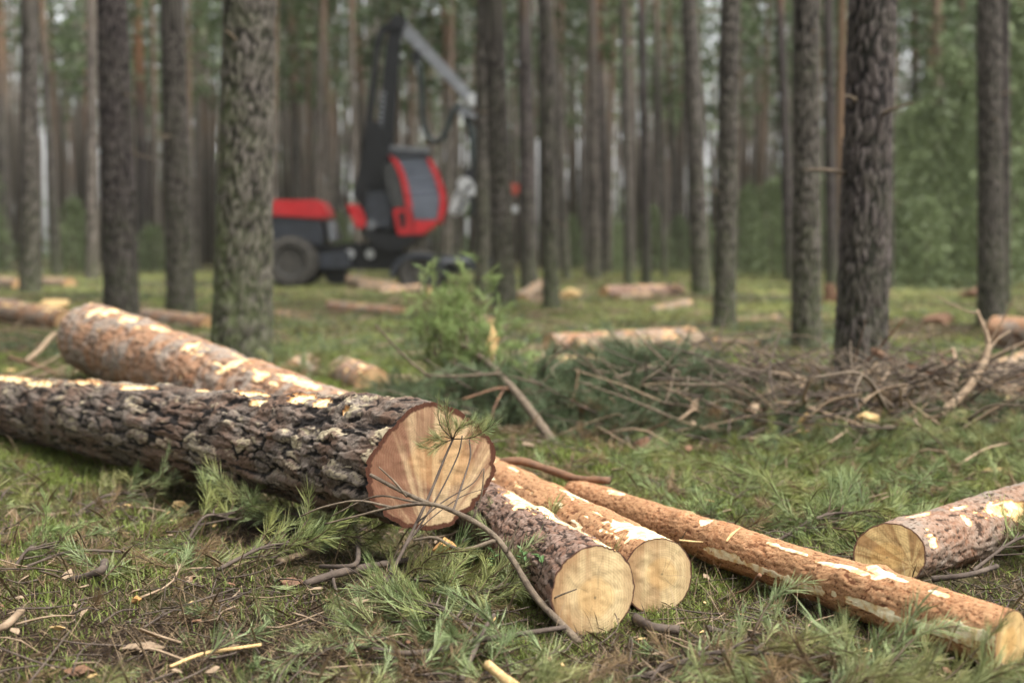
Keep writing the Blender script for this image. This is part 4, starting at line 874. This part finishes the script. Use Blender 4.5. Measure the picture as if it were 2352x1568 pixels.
clumps(2600, 7, 45, M['litter'], 'dry_clumps', 'brown and straw coloured dead clumps across the clearing', .07, 16, .0)
clumps(230, 2.8, 4.8, M['moss'], 'moss_cushions', 'bright moss cushions in the near foreground', .032, 21, .0)
clumps(1000, 3.6, 7.5, M['moss'], 'moss_cushions', 'bright moss cushions among the sprays behind the orange pole', .05, 18, -.05)
clumps(2200, 6, 45, M['moss'], 'moss_cushions', 'bright yellow green moss cushions across the clearing', .05, 17, .02)
# twig litter
def twigs(n, xs, ys, L, r, seed, name, mat, label, el=(-.05, .35), lift=.02):
    g = np.random.RandomState(seed); A = Acc(); z = terrain(xs, ys)
    for k in range(n):
        a, e = g.uniform(0, 2 * PI), g.uniform(*el); l = L * g.uniform(.4, 1.5); d = np.array([math.cos(a) * math.cos(e), math.sin(a) * math.cos(e), math.sin(e)])
        p = np.array([xs[k], ys[k], z[k] + g.uniform(0, lift)]); b = g.normal(0, l * .10, 3); b[2] *= .6
        rr = r * g.uniform(.5, 1.5) * max(1, ys[k] / 5) ** .5
        A.tube(smooth_path([p, p + d * l * .5 + b, p + d * l + g.normal(0, l * .06, 3)], 6), [rr, rr * .5], 4, 0.)
    return tag(link(name, A.mesh(name), mat), label, 'twigs', kind='stuff')
x, y = sample(rg, 1700, 2.6, 7.5, .3); k = ~inlog(x, y, 1.2); x, y = x[k], y[k]
twigs(len(x), x, y, .16, .0024, 3, 'twig_litter', M['twig'], 'thin dark twigs littering the foreground')
x, y = sample(rg, 420, 2.6, 8, .3); k = ~inlog(x, y, 1.2); x, y = x[k], y[k]
x3, y3 = sample(rg, 700, 7, 35, .1, 1.); twigs(len(x3), x3, y3, .5, .005, 14, 'twig_litter', M['twig_pale'], 'sticks and slash strewn across the clearing', (-.1, .3), .05)
twigs(len(x), x, y, .13, .0028, 4, 'twig_litter', M['twig_pale'], 'pale broken twigs littering the foreground')
q = np.random.RandomState(9)
n = 480; xs = np.concatenate([q.normal(1.35, .5, n // 2), q.normal(2.7, .65, n // 2)]); ys = np.concatenate([q.normal(7.75, .42, n // 2), q.normal(7.7, .45, n // 2)])
twigs(n, xs, ys, .5, .0042, 5, 'brushwood', M['twig'], 'heap of fine grey brown brushwood at right', (-.1, .5), .30)
n = 110; xs = np.concatenate([q.normal(1.5, .45, n // 2), q.normal(2.7, .5, n // 2)]); ys = q.normal(7.7, .4, n)
x5 = q.normal(2.1, .95, 230); y5 = q.normal(7.65, .45, 230); twigs(230, x5, y5, .34, .0062, 26, 'brushwood', M['twig_pale'], 'pale broken sticks of the right brushwood heap', (-.1, .7), .22)
n2 = 420; x4 = q.normal(2.0, .9, n2); y4 = q.normal(7.7, .45, n2); twigs(n2, x4, y4, .3, .0055, 16, 'brushwood', M['twig_grey'], 'grey weathered sticks of the right brushwood heap', (-.15, .7), .32)
twigs(n, xs, ys, .42, .005, 6, 'brushwood', M['twig_red'], 'reddish sticks mixed into the right brushwood heap', (-.1, .4), .16)

# ------------------------------------------------------------------ individually built branches
def branch(name, main, r, mat, label, forks=(), needles=(), nmat='needle_fresh', cat='branch', seed=0, group=None, nsc=1.):
    base = Vector(main[0]); o = empty(name, base, label, cat, group); b = np.array(base)
    tubeobj('stem', [np.array(p) - b for p in main], r, M[mat], o, 7, 6 + 5 * len(main), .25, seed)
    for k, (pts, fr) in enumerate(forks): tubeobj('side_twig', [np.array(p) - b for p in pts], fr, M[mat], o, 5, 5 + 4 * len(pts), .2, seed + k)
    if needles:
        g = np.random.RandomState(seed + 5); A = Acc(); n = len(needles)
        pos = np.array([np.array(p) - b for p, _, _, _ in needles]); yaw = np.array([c for _, c, _, _ in needles]); pit = np.array([-e for _, _, e, _ in needles]); sc = np.array([s for _, _, _, s in needles]) * nsc
        replicate(A, SPR, pos, yaw, pit, g.uniform(0, 6, n), sc, g, g.normal(0, .2, n))
        link('needles', A.mesh('needles'), M[nmat], o)
    return o
def PP(*a): return [P(*q) for q in a]
# arching bare branch in front of the butt log
branch('fallen_branch', PP((1330, 1475, 3.42), (1232, 1372, 3.55), (1180, 1290, 3.63), (1130, 1225, 3.68), (1050, 1178, 3.74), (985, 1157, 3.78), (900, 1165, 3.82), (830, 1182, 3.84), (745, 1203, 3.86)), [.010, .0085, .007, .0045, .0025], 'twig_grey',
       'arching bare branch across the front of the thick log end', seed=50, forks=[
       (PP((985, 1157, 3.78), (930, 1132, 3.84), (850, 1090, 3.9)), [.0075, .005]), (PP((935, 1140, 3.83), (905, 1105, 3.86), (870, 1072, 3.88)), [.004, .002]),
       (PP((900, 1165, 3.82), (820, 1150, 3.86), (740, 1165, 3.9), (690, 1185, 3.92)), [.004, .002]), (PP((985, 1157, 3.78), (940, 1150, 3.82), (860, 1140, 3.9), (760, 1185, 3.95)), [.004, .002]),
       (PP((1140, 1240, 3.67), (1060, 1262, 3.66), (1000, 1235, 3.7), (950, 1240, 3.72)), [.006, .0035]), (PP((1085, 1195, 3.72), (1105, 1140, 3.72), (1112, 1075, 3.72)), [.003, .0015]),
       (PP((1245, 1385, 3.54), (1290, 1365, 3.5), (1325, 1352, 3.48)), [.003, .002]), (PP((1165, 1270, 3.64), (1180, 1230, 3.64), (1195, 1190, 3.64)), [.003, .0015])])
# upright thin stems with a needle tuft in front of the cut face
tuft = [(P(1040, 1008, 3.92), a, e, s) for a, e, s in ((.2, .9, .62), (1.2, 1.0, .6), (2.6, .3, .7), (3.1, .8, .68), (3.6, .2, .62), (-.5, .3, .62), (2.2, 1.2, .66), (4.4, .5, .6), (3.3, -.15, .55), (5.4, .6, .6))] + [(P(1078, 1010, 3.92), .3, .9, .5), (P(1085, 1000, 3.92), 1.4, .5, .45), (P(1000, 1020, 3.92), 3.1, -.2, .5)]
branch('pine_sprig', PP((872, 1365, 3.66), (930, 1255, 3.76), (985, 1140, 3.85), (1022, 1050, 3.9), (1042, 1005, 3.92)), [.0055, .004, .0025], 'twig',
       'thin upright pine sprig with a needle tuft before the reddish cut end', seed=52, needles=tuft, forks=[
       (PP((930, 1258, 3.76), (1000, 1150, 3.84), (1050, 1050, 3.9), (1062, 1000, 3.92)), [.003, .0018]), (PP((1040, 1175, 3.74), (1062, 1110, 3.83), (1080, 1050, 3.9), (1078, 1010, 3.92)), [.0035, .002]),
       (PP((960, 1198, 3.8), (1020, 1150, 3.83), (1085, 1110, 3.85), (1110, 1075, 3.87)), [.0025, .0012]), (PP((940, 1240, 3.78), (990, 1190, 3.82), (1060, 1140, 3.85), (1120, 1120, 3.87)), [.002, .001])])
# thick curved branch on the small logs
branch('fallen_branch', PP((1100, 1078, 5.5), (1150, 1062, 5.4), (1200, 1060, 5.35), (1265, 1080, 5.3), (1320, 1098, 5.2), (1400, 1104, 5.12)), [.013, .016, .015, .014], 'twig_red', 'curved reddish brown branch reaching right from behind the thick log', seed=53,
       forks=[(PP((1150, 1062, 5.4), (1130, 1050, 5.45), (1110, 1045, 5.5)), [.006, .003])])
# pine sprays around the log ends, each a small leafy branch
def leafy(px, py, yaw, L, label, seed, nsp=9, mat='needle_fresh', h=.05, sc=1., el=.15):
    g = np.random.RandomState(seed); p = np.array(GZ(px, py, 0)); p[2] = tz(p[0], p[1]) + .01; d = np.array([math.cos(yaw), math.sin(yaw), 0])
    pts = [p, p + d * L * .5 + [0, 0, h], p + d * L + [g.normal(0, .04), g.normal(0, .04), h * .7]]
    path = smooth_path(pts, 20); nd = []; forks = []
    for k in range(nsp):
        t = .15 + .85 * (k + 1) / nsp; q = path[min(19, int(t * 19))]; a = yaw + (g.uniform(.4, 1.0) * (1 if k % 2 else -1) if k < nsp - 1 else 0)
        l = g.uniform(.06, .14) * (1.3 - t); tip = q + l * np.array([math.cos(a), math.sin(a), .15]); forks.append(([q, tip], [.003, .002])); nd.append((tip, a, g.uniform(0, .5) + el, sc * g.uniform(.75, 1.1)))
        if k % 2: nd.append((q, a, .1, sc * .8))
    return branch('pine_branch', pts, [.006, .0025], 'twig', label, forks, nd, mat, 'branch', seed)
leafy(760, 1240, 2.5, .35, 'green pine branch lying against the lower side of the thick log', 61, 10, h=.09, el=.3)
leafy(830, 1230, 2.0, .25, 'leafy pine branch below the cut end left of the sprig', 62, 8, h=.07)
leafy(560, 1125, 2.4, .3, 'pine branch tucked under the middle of the thick log', 63, 8, h=.06, el=.4)
leafy(430, 1060, 1.2, .22, 'small tufted pine branch standing by the thick log at left', 64, 8, 'needle_bright', .14, .9, .7)
leafy(1000, 1400, .3, .4, 'pine branch with long needles below the small dark log', 65, 11, h=.06)
leafy(820, 1380, -.3, .3, 'green pine branch under the forked dark stick', 66, 9, h=.05)
leafy(1120, 1490, 2.2, .35, 'pine branch at the bottom below the two yellow cut ends', 67, 10, 'needle_blue')
leafy(500, 1330, .6, .3, 'blue green pine branch on the dark duff at left', 68, 8, 'needle_blue')
leafy(430, 1250, .9, .16, 'fan shaped pale tuft of needles on the left moss', 69, 7, 'needle_blue', .07, 1., .4)
leafy(620, 1290, .2, .22, 'pale green tuft beside the broken orange wood', 70, 8, 'needle_blue', .05, 1., .3)
leafy(1760, 1640, .1, .4, 'pine branch in front of the lower orange pole', 71, 12, 'needle_fresh')
leafy(1480, 1560, .1, .35, 'pine branch at the bottom edge right of the yellow cut ends', 72, 9, 'needle_fresh')
leafy(1290, 1330, 2.1, .2, 'short pine sprig leaning on the small dark log', 73, 7, 'needle_fresh', .08)
leafy(1780, 1250, .3, .4, 'pine branch behind the orange pole left of the tan cut end', 74, 11, 'needle_blue', .08, 1.2)
leafy(2230, 1330, .5, .4, 'pine branch between the orange pole and the right log', 75, 12, 'needle_blue', .08, 1.2)
leafy(180, 1180, .8, .25, 'faded pine branch on the left grass', 76, 8, 'needle_fresh')
leafy(30, 1310, 1., .12, 'bright green moss like tuft at the left edge', 77, 8, 'needle_bright', .05, .7, .6)
# named sticks: (points px,py,height), radius, material, label
def stick(pts, r, mat, label, seed, forks=(), needles=()):
    w3 = []
    for px, py, h in pts:
        q_ = G(px, py); q_ = GZ(px, py, q_.z + h); w3.append(q_)
    fk = [([GZ(px, py, tz(*G(px, py)[:2]) + h) for px, py, h in f], fr) for f, fr in forks]
    return branch('stick', w3, r, M and mat, label, fk, needles, cat='stick', seed=seed)
stick([(640, 1290, .02), (720, 1262, .03), (790, 1212, .05)], [.012, .011, .008], 'twig_pale', 'broken pale brown stick rising left of the cut end', 80)
stick([(735, 1300, .03), (800, 1300, .05), (822, 1285, .07), (820, 1240, .10)], [.006, .008, .007], 'twig', 'bent dark stick with an upright stub below the thick log', 81, forks=[([(760, 1300, .03), (770, 1350, .02), (790, 1400, .01)], [.006, .004])])
stick([(700, 1340, .01), (800, 1310, .03), (940, 1285, .03)], [.011, .012, .009], 'twig', 'mossy flat stick lying under the arching branch', 82)
stick([(800, 1480, .02), (950, 1500, .03), (1100, 1470, .05), (1300, 1440, .06)], [.006, .008, .006], 'twig', 'grey lichened stick crossing the bottom centre', 83, forks=[([(1100, 1470, .05), (1130, 1415, .06)], [.004, .003])])
stick([(1060, 1560, .02), (1110, 1450, .05), (1135, 1410, .07)], [.006, .005], 'twig', 'dark stick poking up at the bottom centre', 84)
stick([(1215, 1600, .0), (1175, 1570, .03), (1120, 1525, .05)], [.013, .013, .011], 'split', 'pale peeled stick end at the bottom edge', 85)
stick([(1460, 1420, .02), (1500, 1440, .02), (1560, 1447, .02)], [.014, .012, .011], 'twig', 'dark stub with a pale end under the yellow cut ends', 86)
stick([(1620, 1440, .01), (1690, 1460, .02), (1740, 1475, .02)], [.008, .006], 'twig', 'short dark stick on the moss by the pole', 87)
stick([(1680, 1365, .0), (1720, 1350, .03), (1745, 1320, .09)], [.003, .006], 'twig_red', 'curved reddish splinter peeling off the orange pole', 88)
stick([(0, 1130, .02), (120, 1140, .03), (230, 1170, .02)], [.005, .004], 'twig', 'thin dark stick at the left edge of the grass', 89)
stick([(60, 1300, .02), (170, 1265, .04), (300, 1268, .03)], [.004, .005, .004], 'twig', 'dark twig lying over the left moss', 90)
stick([(160, 1335, .01), (230, 1310, .05), (240, 1290, .07)], [.011, .012], 'twig', 'charred stub standing in the left duff', 91)
stick([(-10, 1450, .02), (20, 1430, .03), (50, 1400, .03)], [.010, .009], 'twig_pale', 'pale stick at the left edge on the duff', 92)
stick([(390, 1530, .02), (470, 1500, .03), (600, 1480, .03)], [.004, .005, .004], 'split', 'yellow twig on the dark duff at lower left', 93)
stick([(1700, 1120, .02), (1760, 1120, .03), (1800, 1105, .04)], [.010, .008], 'twig', 'dark stick on the green behind the orange pole', 94)
stick([(2140, 1330, .02), (2220, 1320, .04), (2290, 1300, .04)], [.009, .007], 'twig', 'grey stick beneath the right log', 95)
stick([(2270, 1520, .02), (2280, 1450, .08), (2310, 1420, .12)], [.005, .003], 'twig', 'thin forked twig before the end of the orange pole', 96, forks=[([(2280, 1460, .07), (2320, 1470, .06), (2330, 1440, .09)], [.003, .002])])
stick([(600, 1190, .02), (700, 1160, .04), (830, 1100, .12)], [.003, .003, .002], 'twig', 'thin dark stick leaning on the thick log', 97)
stick([(330, 1440, .01), (400, 1400, .03), (540, 1350, .05)], [.003, .003, .002], 'twig', 'fine dark twig across the left duff', 98)
# bare branches of the right brushwood
branch('bent_branch', PP((2070, 1010, 7.15), (2150, 958, 7.2), (2225, 890, 7.3), (2270, 800, 7.4), (2245, 712, 7.5)), [.026, .026, .022, .016, .008], 'twig_pale', 'long bent bare branch rising out of the right brushwood', seed=110,
       forks=[(PP((2262, 820, 7.4), (2290, 780, 7.45), (2320, 760, 7.5)), [.008, .004]), (PP((2250, 720, 7.5), (2215, 712, 7.5), (2150, 680, 7.5)), [.006, .003]), (PP((2270, 790, 7.4), (2262, 735, 7.4)), [.006, .003])])
rgb = [
 ((2005, 803, 8.6), (2060, 835, 8.4), (2130, 855, 8.2), (2210, 880, 8.), .022, 'twig_red', 'thick reddish stick sloping down right of the dark rough trunk'),
 ((2075, 975, 7.6), (2072, 920, 7.7), (2090, 870, 7.8), (2100, 860, 7.8), .014, 'twig_pale', 'upright pale stick left of the bent bare branch'),
 ((2190, 890, 7.8), (2200, 850, 7.9), (2190, 810, 8.), (2185, 800, 8.), .015, 'twig_pale', 'pale stub inside the bend of the bare branch'),
 ((2175, 880, 7.9), (2172, 850, 7.9), (2165, 825, 8.), (2160, 815, 8.), .012, 'twig_red', 'short reddish stub beside the pale stub'),
 ((1480, 945, 8.), (1560, 935, 8.), (1640, 910, 8.1), (1690, 892, 8.2), .016, 'twig', 'long dark stick across the left of the right brushwood'),
 ((1590, 985, 7.3), (1650, 988, 7.3), (1710, 982, 7.3), (1740, 968, 7.3), .013, 'twig_pale', 'pale curved stick in front of the brushwood'),
 ((1725, 800, 9.), (1745, 835, 8.9), (1775, 870, 8.8), (1800, 900, 8.7), .012, 'twig', 'thin dark stick pointing up out of the brushwood'),
 ((1595, 880, 8.8), (1592, 850, 8.9), (1588, 815, 9.), (1587, 805, 9.), .012, 'twig_pale', 'short pale upright stick at the brushwood left end'),
 ((1880, 850, 8.8), (1905, 880, 8.6), (1925, 915, 8.4), (1935, 930, 8.3), .026, 'split', 'bright yellow split branch below the dark rough trunk'),
 ((1720, 960, 7.9), (1750, 925, 8.), (1735, 890, 8.1), (1725, 880, 8.1), .010, 'twig_red', 'curved reddish twig in the middle of the brushwood'),
 ((2000, 980, 7.6), (1995, 920, 7.7), (1990, 860, 7.8), (1988, 850, 7.8), .007, 'twig', 'thin upright twig in front of the dark rough trunk'),
 ((2030, 930, 7.9), (2045, 955, 7.8), (2060, 980, 7.7), (2065, 990, 7.7), .012, 'twig_pale', 'stick with a white broken end below the dark rough trunk'),
 ((1850, 985, 7.4), (1900, 995, 7.4), (1960, 1010, 7.3), (2010, 1025, 7.2), .014, 'twig_pale', 'grey weathered stick at the front of the brushwood'),
 ((2060, 900, 8.2), (2160, 915, 8.), (2260, 960, 7.8), (2360, 985, 7.7), .02, 'twig', 'dark stick slanting above the dark reddish log'),
 ((1600, 1125, 5.8), (1640, 1115, 5.9), (1690, 1105, 6.), (1720, 1095, 6.), .007, 'twig', 'thin stick lying on the green middle ground'),
 ((1700, 870, 8.6), (1790, 862, 8.5), (1860, 880, 8.4), (1950, 905, 8.3), .016, 'twig_red', 'reddish branch on the crest of the brushwood'),
 ((60, 830, 10.2), (90, 805, 10.4), (115, 775, 10.6), (128, 765, 10.7), .020, 'twig_pale', 'pale forked stick behind the thick log at far left'),
 ((20, 820, 10.6), (60, 832, 10.3), (100, 845, 10.), (130, 860, 9.8), .014, 'twig_red', 'thin reddish stick at far left behind the thick log'),
]
for k, (a, b, c, d, r, m, lab) in enumerate(rgb):
    branch('stick', PP(a, b, c, d), [r, r, r * .8], m, lab, seed=120 + k, cat='stick')
# protos of brushwood sticks, copied
sg = random.Random(3)
protos = []
for k in range(4):
    v = [np.array([0, 0, 0.]), np.array([.35, sg.uniform(-.06, .06), .06]), np.array([.75, sg.uniform(-.12, .12), sg.uniform(0, .12)])]
    protos.append((amesh('stem', *tube_arrays(smooth_path(v, 12), [.012, .004], 6, .25, k), None, True), amesh('side_twig', *tube_arrays(smooth_path([v[1], v[1] + [.15, .12, .05], v[1] + [.28, .2, .12]], 8), [.006, .002], 5, .2, k), None, True)))
for k in range(64):
    cx, cy = ((1.5, 8.1) if k % 2 else (2.7, 8.0)); x, y = sg.gauss(cx, .55), sg.gauss(cy - .35, .4)
    a, b = protos[k % 4]; m = M[('twig', 'twig_grey', 'twig_red', 'twig_grey', 'twig_pale')[k % 5]]
    o = empty('brushwood_stick', (x, y, tz(x, y) + sg.uniform(.02, .22)), 'bare crooked stick in the right brushwood heap', 'stick', 'sticks of the right brushwood heap')
    o.rotation_euler = (sg.uniform(0, 6), sg.uniform(-.4, .12), sg.uniform(0, 6.28)); o.rotation_mode = 'XYZ'; s = sg.uniform(.6, 1.2); o.scale = (s, s, s)
    for nm, me in (('stem', a), ('side_twig', b)):
        c = bpy.data.objects.new(nm, me); COL.objects.link(c); c.parent = o
        if not me.materials: me.materials.append(M['twig'])
        c.material_slots[0].link = 'OBJECT'; c.material_slots[0].material = m

# leaning pine top with bright needles
def pine_top():
    main = PP((1285, 1040, 6.8), (1235, 965, 7.1), (1175, 890, 7.5), (1110, 825, 7.9), (1030, 775, 8.2), (970, 735, 8.4))
    path = smooth_path(main, 30); g = np.random.RandomState(88); nd = []; forks = []
    tips = [(1000, 722), (1042, 700), (1075, 712), (985, 700), (1020, 745), (1055, 750), (1088, 765), (970, 755), (1000, 780), (1040, 795), (1075, 810), (1095, 810), (1060, 850), (1110, 850), (1030, 830), (1050, 702), (1090, 722), (1030, 672), (1050, 660), (960, 720), (1115, 780), (950, 790), (1125, 815), (1000, 830), (985, 860), (1090, 880), (1140, 890)]
    for px, py in tips:
        px += 16; py += 14
        d = g.uniform(7.9, 8.4); tip = np.array(P(px, py, d)); q = path[min(29, int(np.clip(30 * (1285 - px) / 320, 12, 29)))]
        forks.append(([q, (q + tip) / 2 + [0, 0, -.03], tip], [.008, .003]))
        for m in range(10):
            f = g.uniform(.4, 1.0); nd.append((q + (tip - q) * f + g.normal(0, .085, 3), g.uniform(0, 6.28), g.uniform(-.2, 1.2), g.uniform(.65, 1.0)))
    o = branch('small_pine', main, [.026, .022, .016, .010], 'twig_grey', 'cut pine top with bright green needles leaning in the middle ground', forks, nd, 'needle_bright', 'small pine', 88)
    return o
pine_top()

# ------------------------------------------------------------------ chunks, chips, stumps, plants
def chunk_mesh(seed, sx, sy, sz):
    g = np.random.RandomState(seed); bm = bmesh.new()
    for k in range(16):
        v = g.normal(0, 1, 3); v /= np.linalg.norm(v); v *= g.uniform(.65, 1.25); bm.verts.new((v[0] * sx, v[1] * sy, v[2] * sz))
    r = bmesh.ops.convex_hull(bm, input=bm.verts); bmesh.ops.delete(bm, geom=[e for e in r['geom_interior'] if isinstance(e, bmesh.types.BMVert)], context='VERTS')
    bmesh.ops.subdivide_edges(bm, edges=bm.edges, cuts=3, use_grid_fill=True)
    co = np.array([v.co for v in bm.verts]); m = min(sx, sy, sz); d = fbm(co / m * np.array([.6, 2.2, 2.2]), 3, seed) * m * .28
    for v, k, c in zip(bm.verts, d, co): v.co = Vector(c * (1 + k / (np.linalg.norm(c) + 1e-6)))
    me = bpy.data.meshes.new('chunk'); bm.to_mesh(me); bm.free(); return me
def chunk(px, py, sx, sy, sz, mat, label, seed, name='wood_chunk', cat='wood chunk', d=None, yaw=0.):
    q_ = G(px, py) if d is None else P(px, py, d)
    o = link(name, chunk_mesh(seed, sx, sy, sz), M[mat]); o.location = (q_.x, q_.y, q_.z + (sz * .55 if d is None else 0)); o.rotation_euler.z = yaw
    return tag(o, label, cat)
chunk(1026, 1256, .033, .026, .028, 'split_orange', 'bright orange broken wood chunk under the thick cut end', 1, d=3.72)
chunk(665, 1345, .05, .022, .02, 'twig_red', 'orange brown broken wood lump in the left needles', 2, yaw=.4)
chunk(412, 1175, .032, .02, .034, 'split', 'pale flaky bark piece standing on the left moss', 3)
chunk(315, 1385, .018, .014, .014, 'split_orange', 'small orange knot of wood on the dark duff', 4)
chunk(1475, 1040, .085, .05, .05, 'twig_red', 'brown root lump on the green middle ground', 5)
chunk(575, 1175, .03, .016, .008, 'split', 'cream wood splinter left of the needle branches', 6, yaw=.3)
chunk(285, 1000 + 165, .03, .012, .010, 'split', 'orange and cream bark flake on the left grass', 7, yaw=.2)
chunk(1990, 1500, .022, .016, .012, 'split', 'yellow chip beside the lower orange pole', 8)
far_log((668, 862), (705, 842), 10.6, 11.3, .11, 'bark_grey_orange', 'short reddish grey log end right of the large plated trunk', 40)
far_log((856, 888), (790, 858), 9.6, 10.6, .13, 'bark_grey_orange', 'short thick log piece with a pale end in the moss behind the thick log', 41)
chunk(1310, 688, .22, .18, .13, 'split', 'pale yellow stump with splintered top near the slim pine', 11, 'tree_stump', 'stump')
chunk(2150, 745, .28, .2, .12, 'twig_red', 'rusty heap of bark behind the right brushwood', 12, 'bark_heap', 'bark')
chunk(2235, 690, .3, .2, .18, 'twig_red', 'rusty brown dead shrub lump beside the stout right pine', 13, 'bark_heap', 'bark')
chunk(1130, 785, .045, .03, .12, 'split', 'bright splintered stub beside the leaning pine top', 14, 'splinter_stub', 'stub', d=8.)
chunk(2036, 917, .04, .03, .05, 'split', 'white broken branch end under the dark rough trunk', 15, 'splinter_stub', 'stub', d=7.9)
chunk(130, 1185, .05, .015, .012, 'twig_pale', 'flat greyish bark strip on the left grass', 16, 'bark_piece', 'bark')
chunk(330, 1492, .05, .025, .012, 'twig_pale', 'pinkish bark flake on the dark duff', 17, 'bark_piece', 'bark')
chunk(180, 1548, .04, .02, .012, 'twig_red', 'curled reddish bark strip at the bottom left', 18, 'bark_piece', 'bark')
chunk(120, 715, .3, .18, .13, 'split', 'pale chip heap behind the leaning log end at left', 19, 'chip_heap', 'wood chips')
chunk(1290, 832, .30, .22, .05, 'split', 'flat heap of sawdust and chips before the clearing logs', 20, 'chip_heap', 'wood chips')
chunk(1560, 775, .16, .10, .06, 'split', 'pale chip lump at the right end of the clearing logs', 21, 'chip_heap', 'wood chips')
chunk(1905, 700, .16, .10, .28, 'twig_red', 'rusty young shrub between the wide grey and dark rough trunks', 22, 'rusty_shrub', 'shrub')
# chips: one of each kind copied
cm = [chunk_mesh(50 + k, .020, .012, .004) for k in range(4)]
cg = random.Random(12)
for k in range(230):
    near = k < 165
    y = cg.uniform(2.9, 5.6) if near else cg.uniform(6, 13); x = cg.uniform(-.37, .37) * y
    if inlog(np.array([x]), np.array([y]), 1.1)[0]: continue
    o = bpy.data.objects.new('wood_chip', cm[k % 4]); COL.objects.link(o)
    if not cm[k % 4].materials: cm[k % 4].materials.append(M[('split', 'twig_pale', 'twig_pale', 'twig_red')[k % 4]])
    s = cg.uniform(.4, 1.25) * (1 if near else 2.2); o.scale = (s, s, s); o.location = (x, y, tz(x, y) + .018); o.rotation_euler = (cg.uniform(-.5, .5), cg.uniform(-.5, .5), cg.uniform(0, 6))
    tag(o, 'small wood or bark chip scattered on the near ground' if near else 'wood chip lying in the mossy clearing', 'wood chip', 'chips on the near ground' if near else 'chips in the clearing')
pm = [chunk_mesh(70 + k, .07, .035, .018) for k in range(4)]
for k in range(64):
    x, y = cg.gauss((1.4, 2.7)[k % 2], .5), cg.gauss(7.65, .4); o = bpy.data.objects.new('bark_piece', pm[k % 4]); COL.objects.link(o)
    if not pm[k % 4].materials: pm[k % 4].materials.append(M[('twig_pale', 'twig_red', 'split', 'twig_grey')[k % 4]])
    s = cg.uniform(.5, 1.3); o.scale = (s, s, s); o.location = (x, y, tz(x, y) + cg.uniform(.04, .18)); o.rotation_euler = (cg.uniform(-1, 1), cg.uniform(-.8, .8), cg.uniform(0, 6))
    tag(o, 'slab of torn bark or wood caught in the right brushwood heap', 'bark', 'bark slabs in the right brushwood heap')
# split splinters on the pole and small logs
def splinter(pts, r, label, seed): 
    v, f = tube_arrays(smooth_path(pts, 9), r, 4, .2, seed); b = np.array(pts[0]); o = link('wood_splinter', amesh('wood_splinter', v - b, f), M['split'], None, Vector(pts[0])); return tag(o, label, 'splinter')
splinter(PP((1700, 1212, 4.0), (1680, 1228, 3.98), (1668, 1243, 3.95)), [.002, .006, .003], 'cream sliver lying across the orange pole', 1)
splinter(PP((1560, 1240, 3.72), (1590, 1243, 3.72), (1615, 1244, 3.72)), [.003, .003, .001], 'thin cream sliver sticking out behind the yellow cut end', 2)
# bilberry sprig in front of the small dark log
def bilberry(px, py, top, label, seed, n=6):
    b_ = GZ(px, py, .02); t_ = P(*top); o = empty('bilberry_sprig', b_, label, 'plant'); g = np.random.RandomState(seed); b0 = np.array(b_)
    path = smooth_path([b0 - b0, (np.array(t_) - b0) * .5 + [.01, 0, 0], np.array(t_) - b0], 12); tubeobj('stem', [p for p in path], [.0018, .001], M['leaf'], o, 5, 12, 0)
    for k in range(n):
        q_ = path[11 - k % 7]; a = g.uniform(0, 6.28); e = g.uniform(.1, .9); L = g.uniform(.018, .03); d = np.array([math.cos(a) * math.cos(e), math.sin(a) * math.cos(e), math.sin(e)]); s_ = np.cross(d, [0, 0, 1.]); s_ /= np.linalg.norm(s_); nn = np.cross(s_, d)
        V = np.array([q_, q_ + d * L * .35 + s_ * L * .26 + nn * .002, q_ + d * L * .7 + s_ * L * .22, q_ + d * L, q_ + d * L * .7 - s_ * L * .22, q_ + d * L * .35 - s_ * L * .26 + nn * .002, q_ + d * L * .5 - nn * .003])
        link('leaf', amesh('leaf', V, np.array([[0, 1, 6], [1, 2, 6], [2, 3, 6], [3, 4, 6], [4, 5, 6], [5, 0, 6]])), M['leaf'], o)
bilberry(1195, 1330, (1198, 1262, 3.5), 'bilberry sprig with green leaves before the small dark log', 1, 7)
bilberry(1235, 1335, (1240, 1275, 3.48), 'second smaller bilberry sprig close to the yellow cut end', 2, 5)
bilberry(1120, 1330, (1135, 1265, 3.55), 'bilberry sprig left of the others under the arching branch', 3, 6)

# ------------------------------------------------------------------ air
bm = bmesh.new(); bmesh.ops.create_cube(bm, size=1, matrix=Matrix.Translation((0, 0, 14.5)) @ Matrix.Diagonal((1520, 1520, 35, 1)))
t = NT('haze'); t.t.links.new(t.n('ShaderNodeVolumePrincipled', {'Color': (.92, .93, .86, 1), 'Density': .0003}).outputs[0], t.out.inputs['Volume'])
tag(bmobj('haze', bm, t.m), kind='stuff')
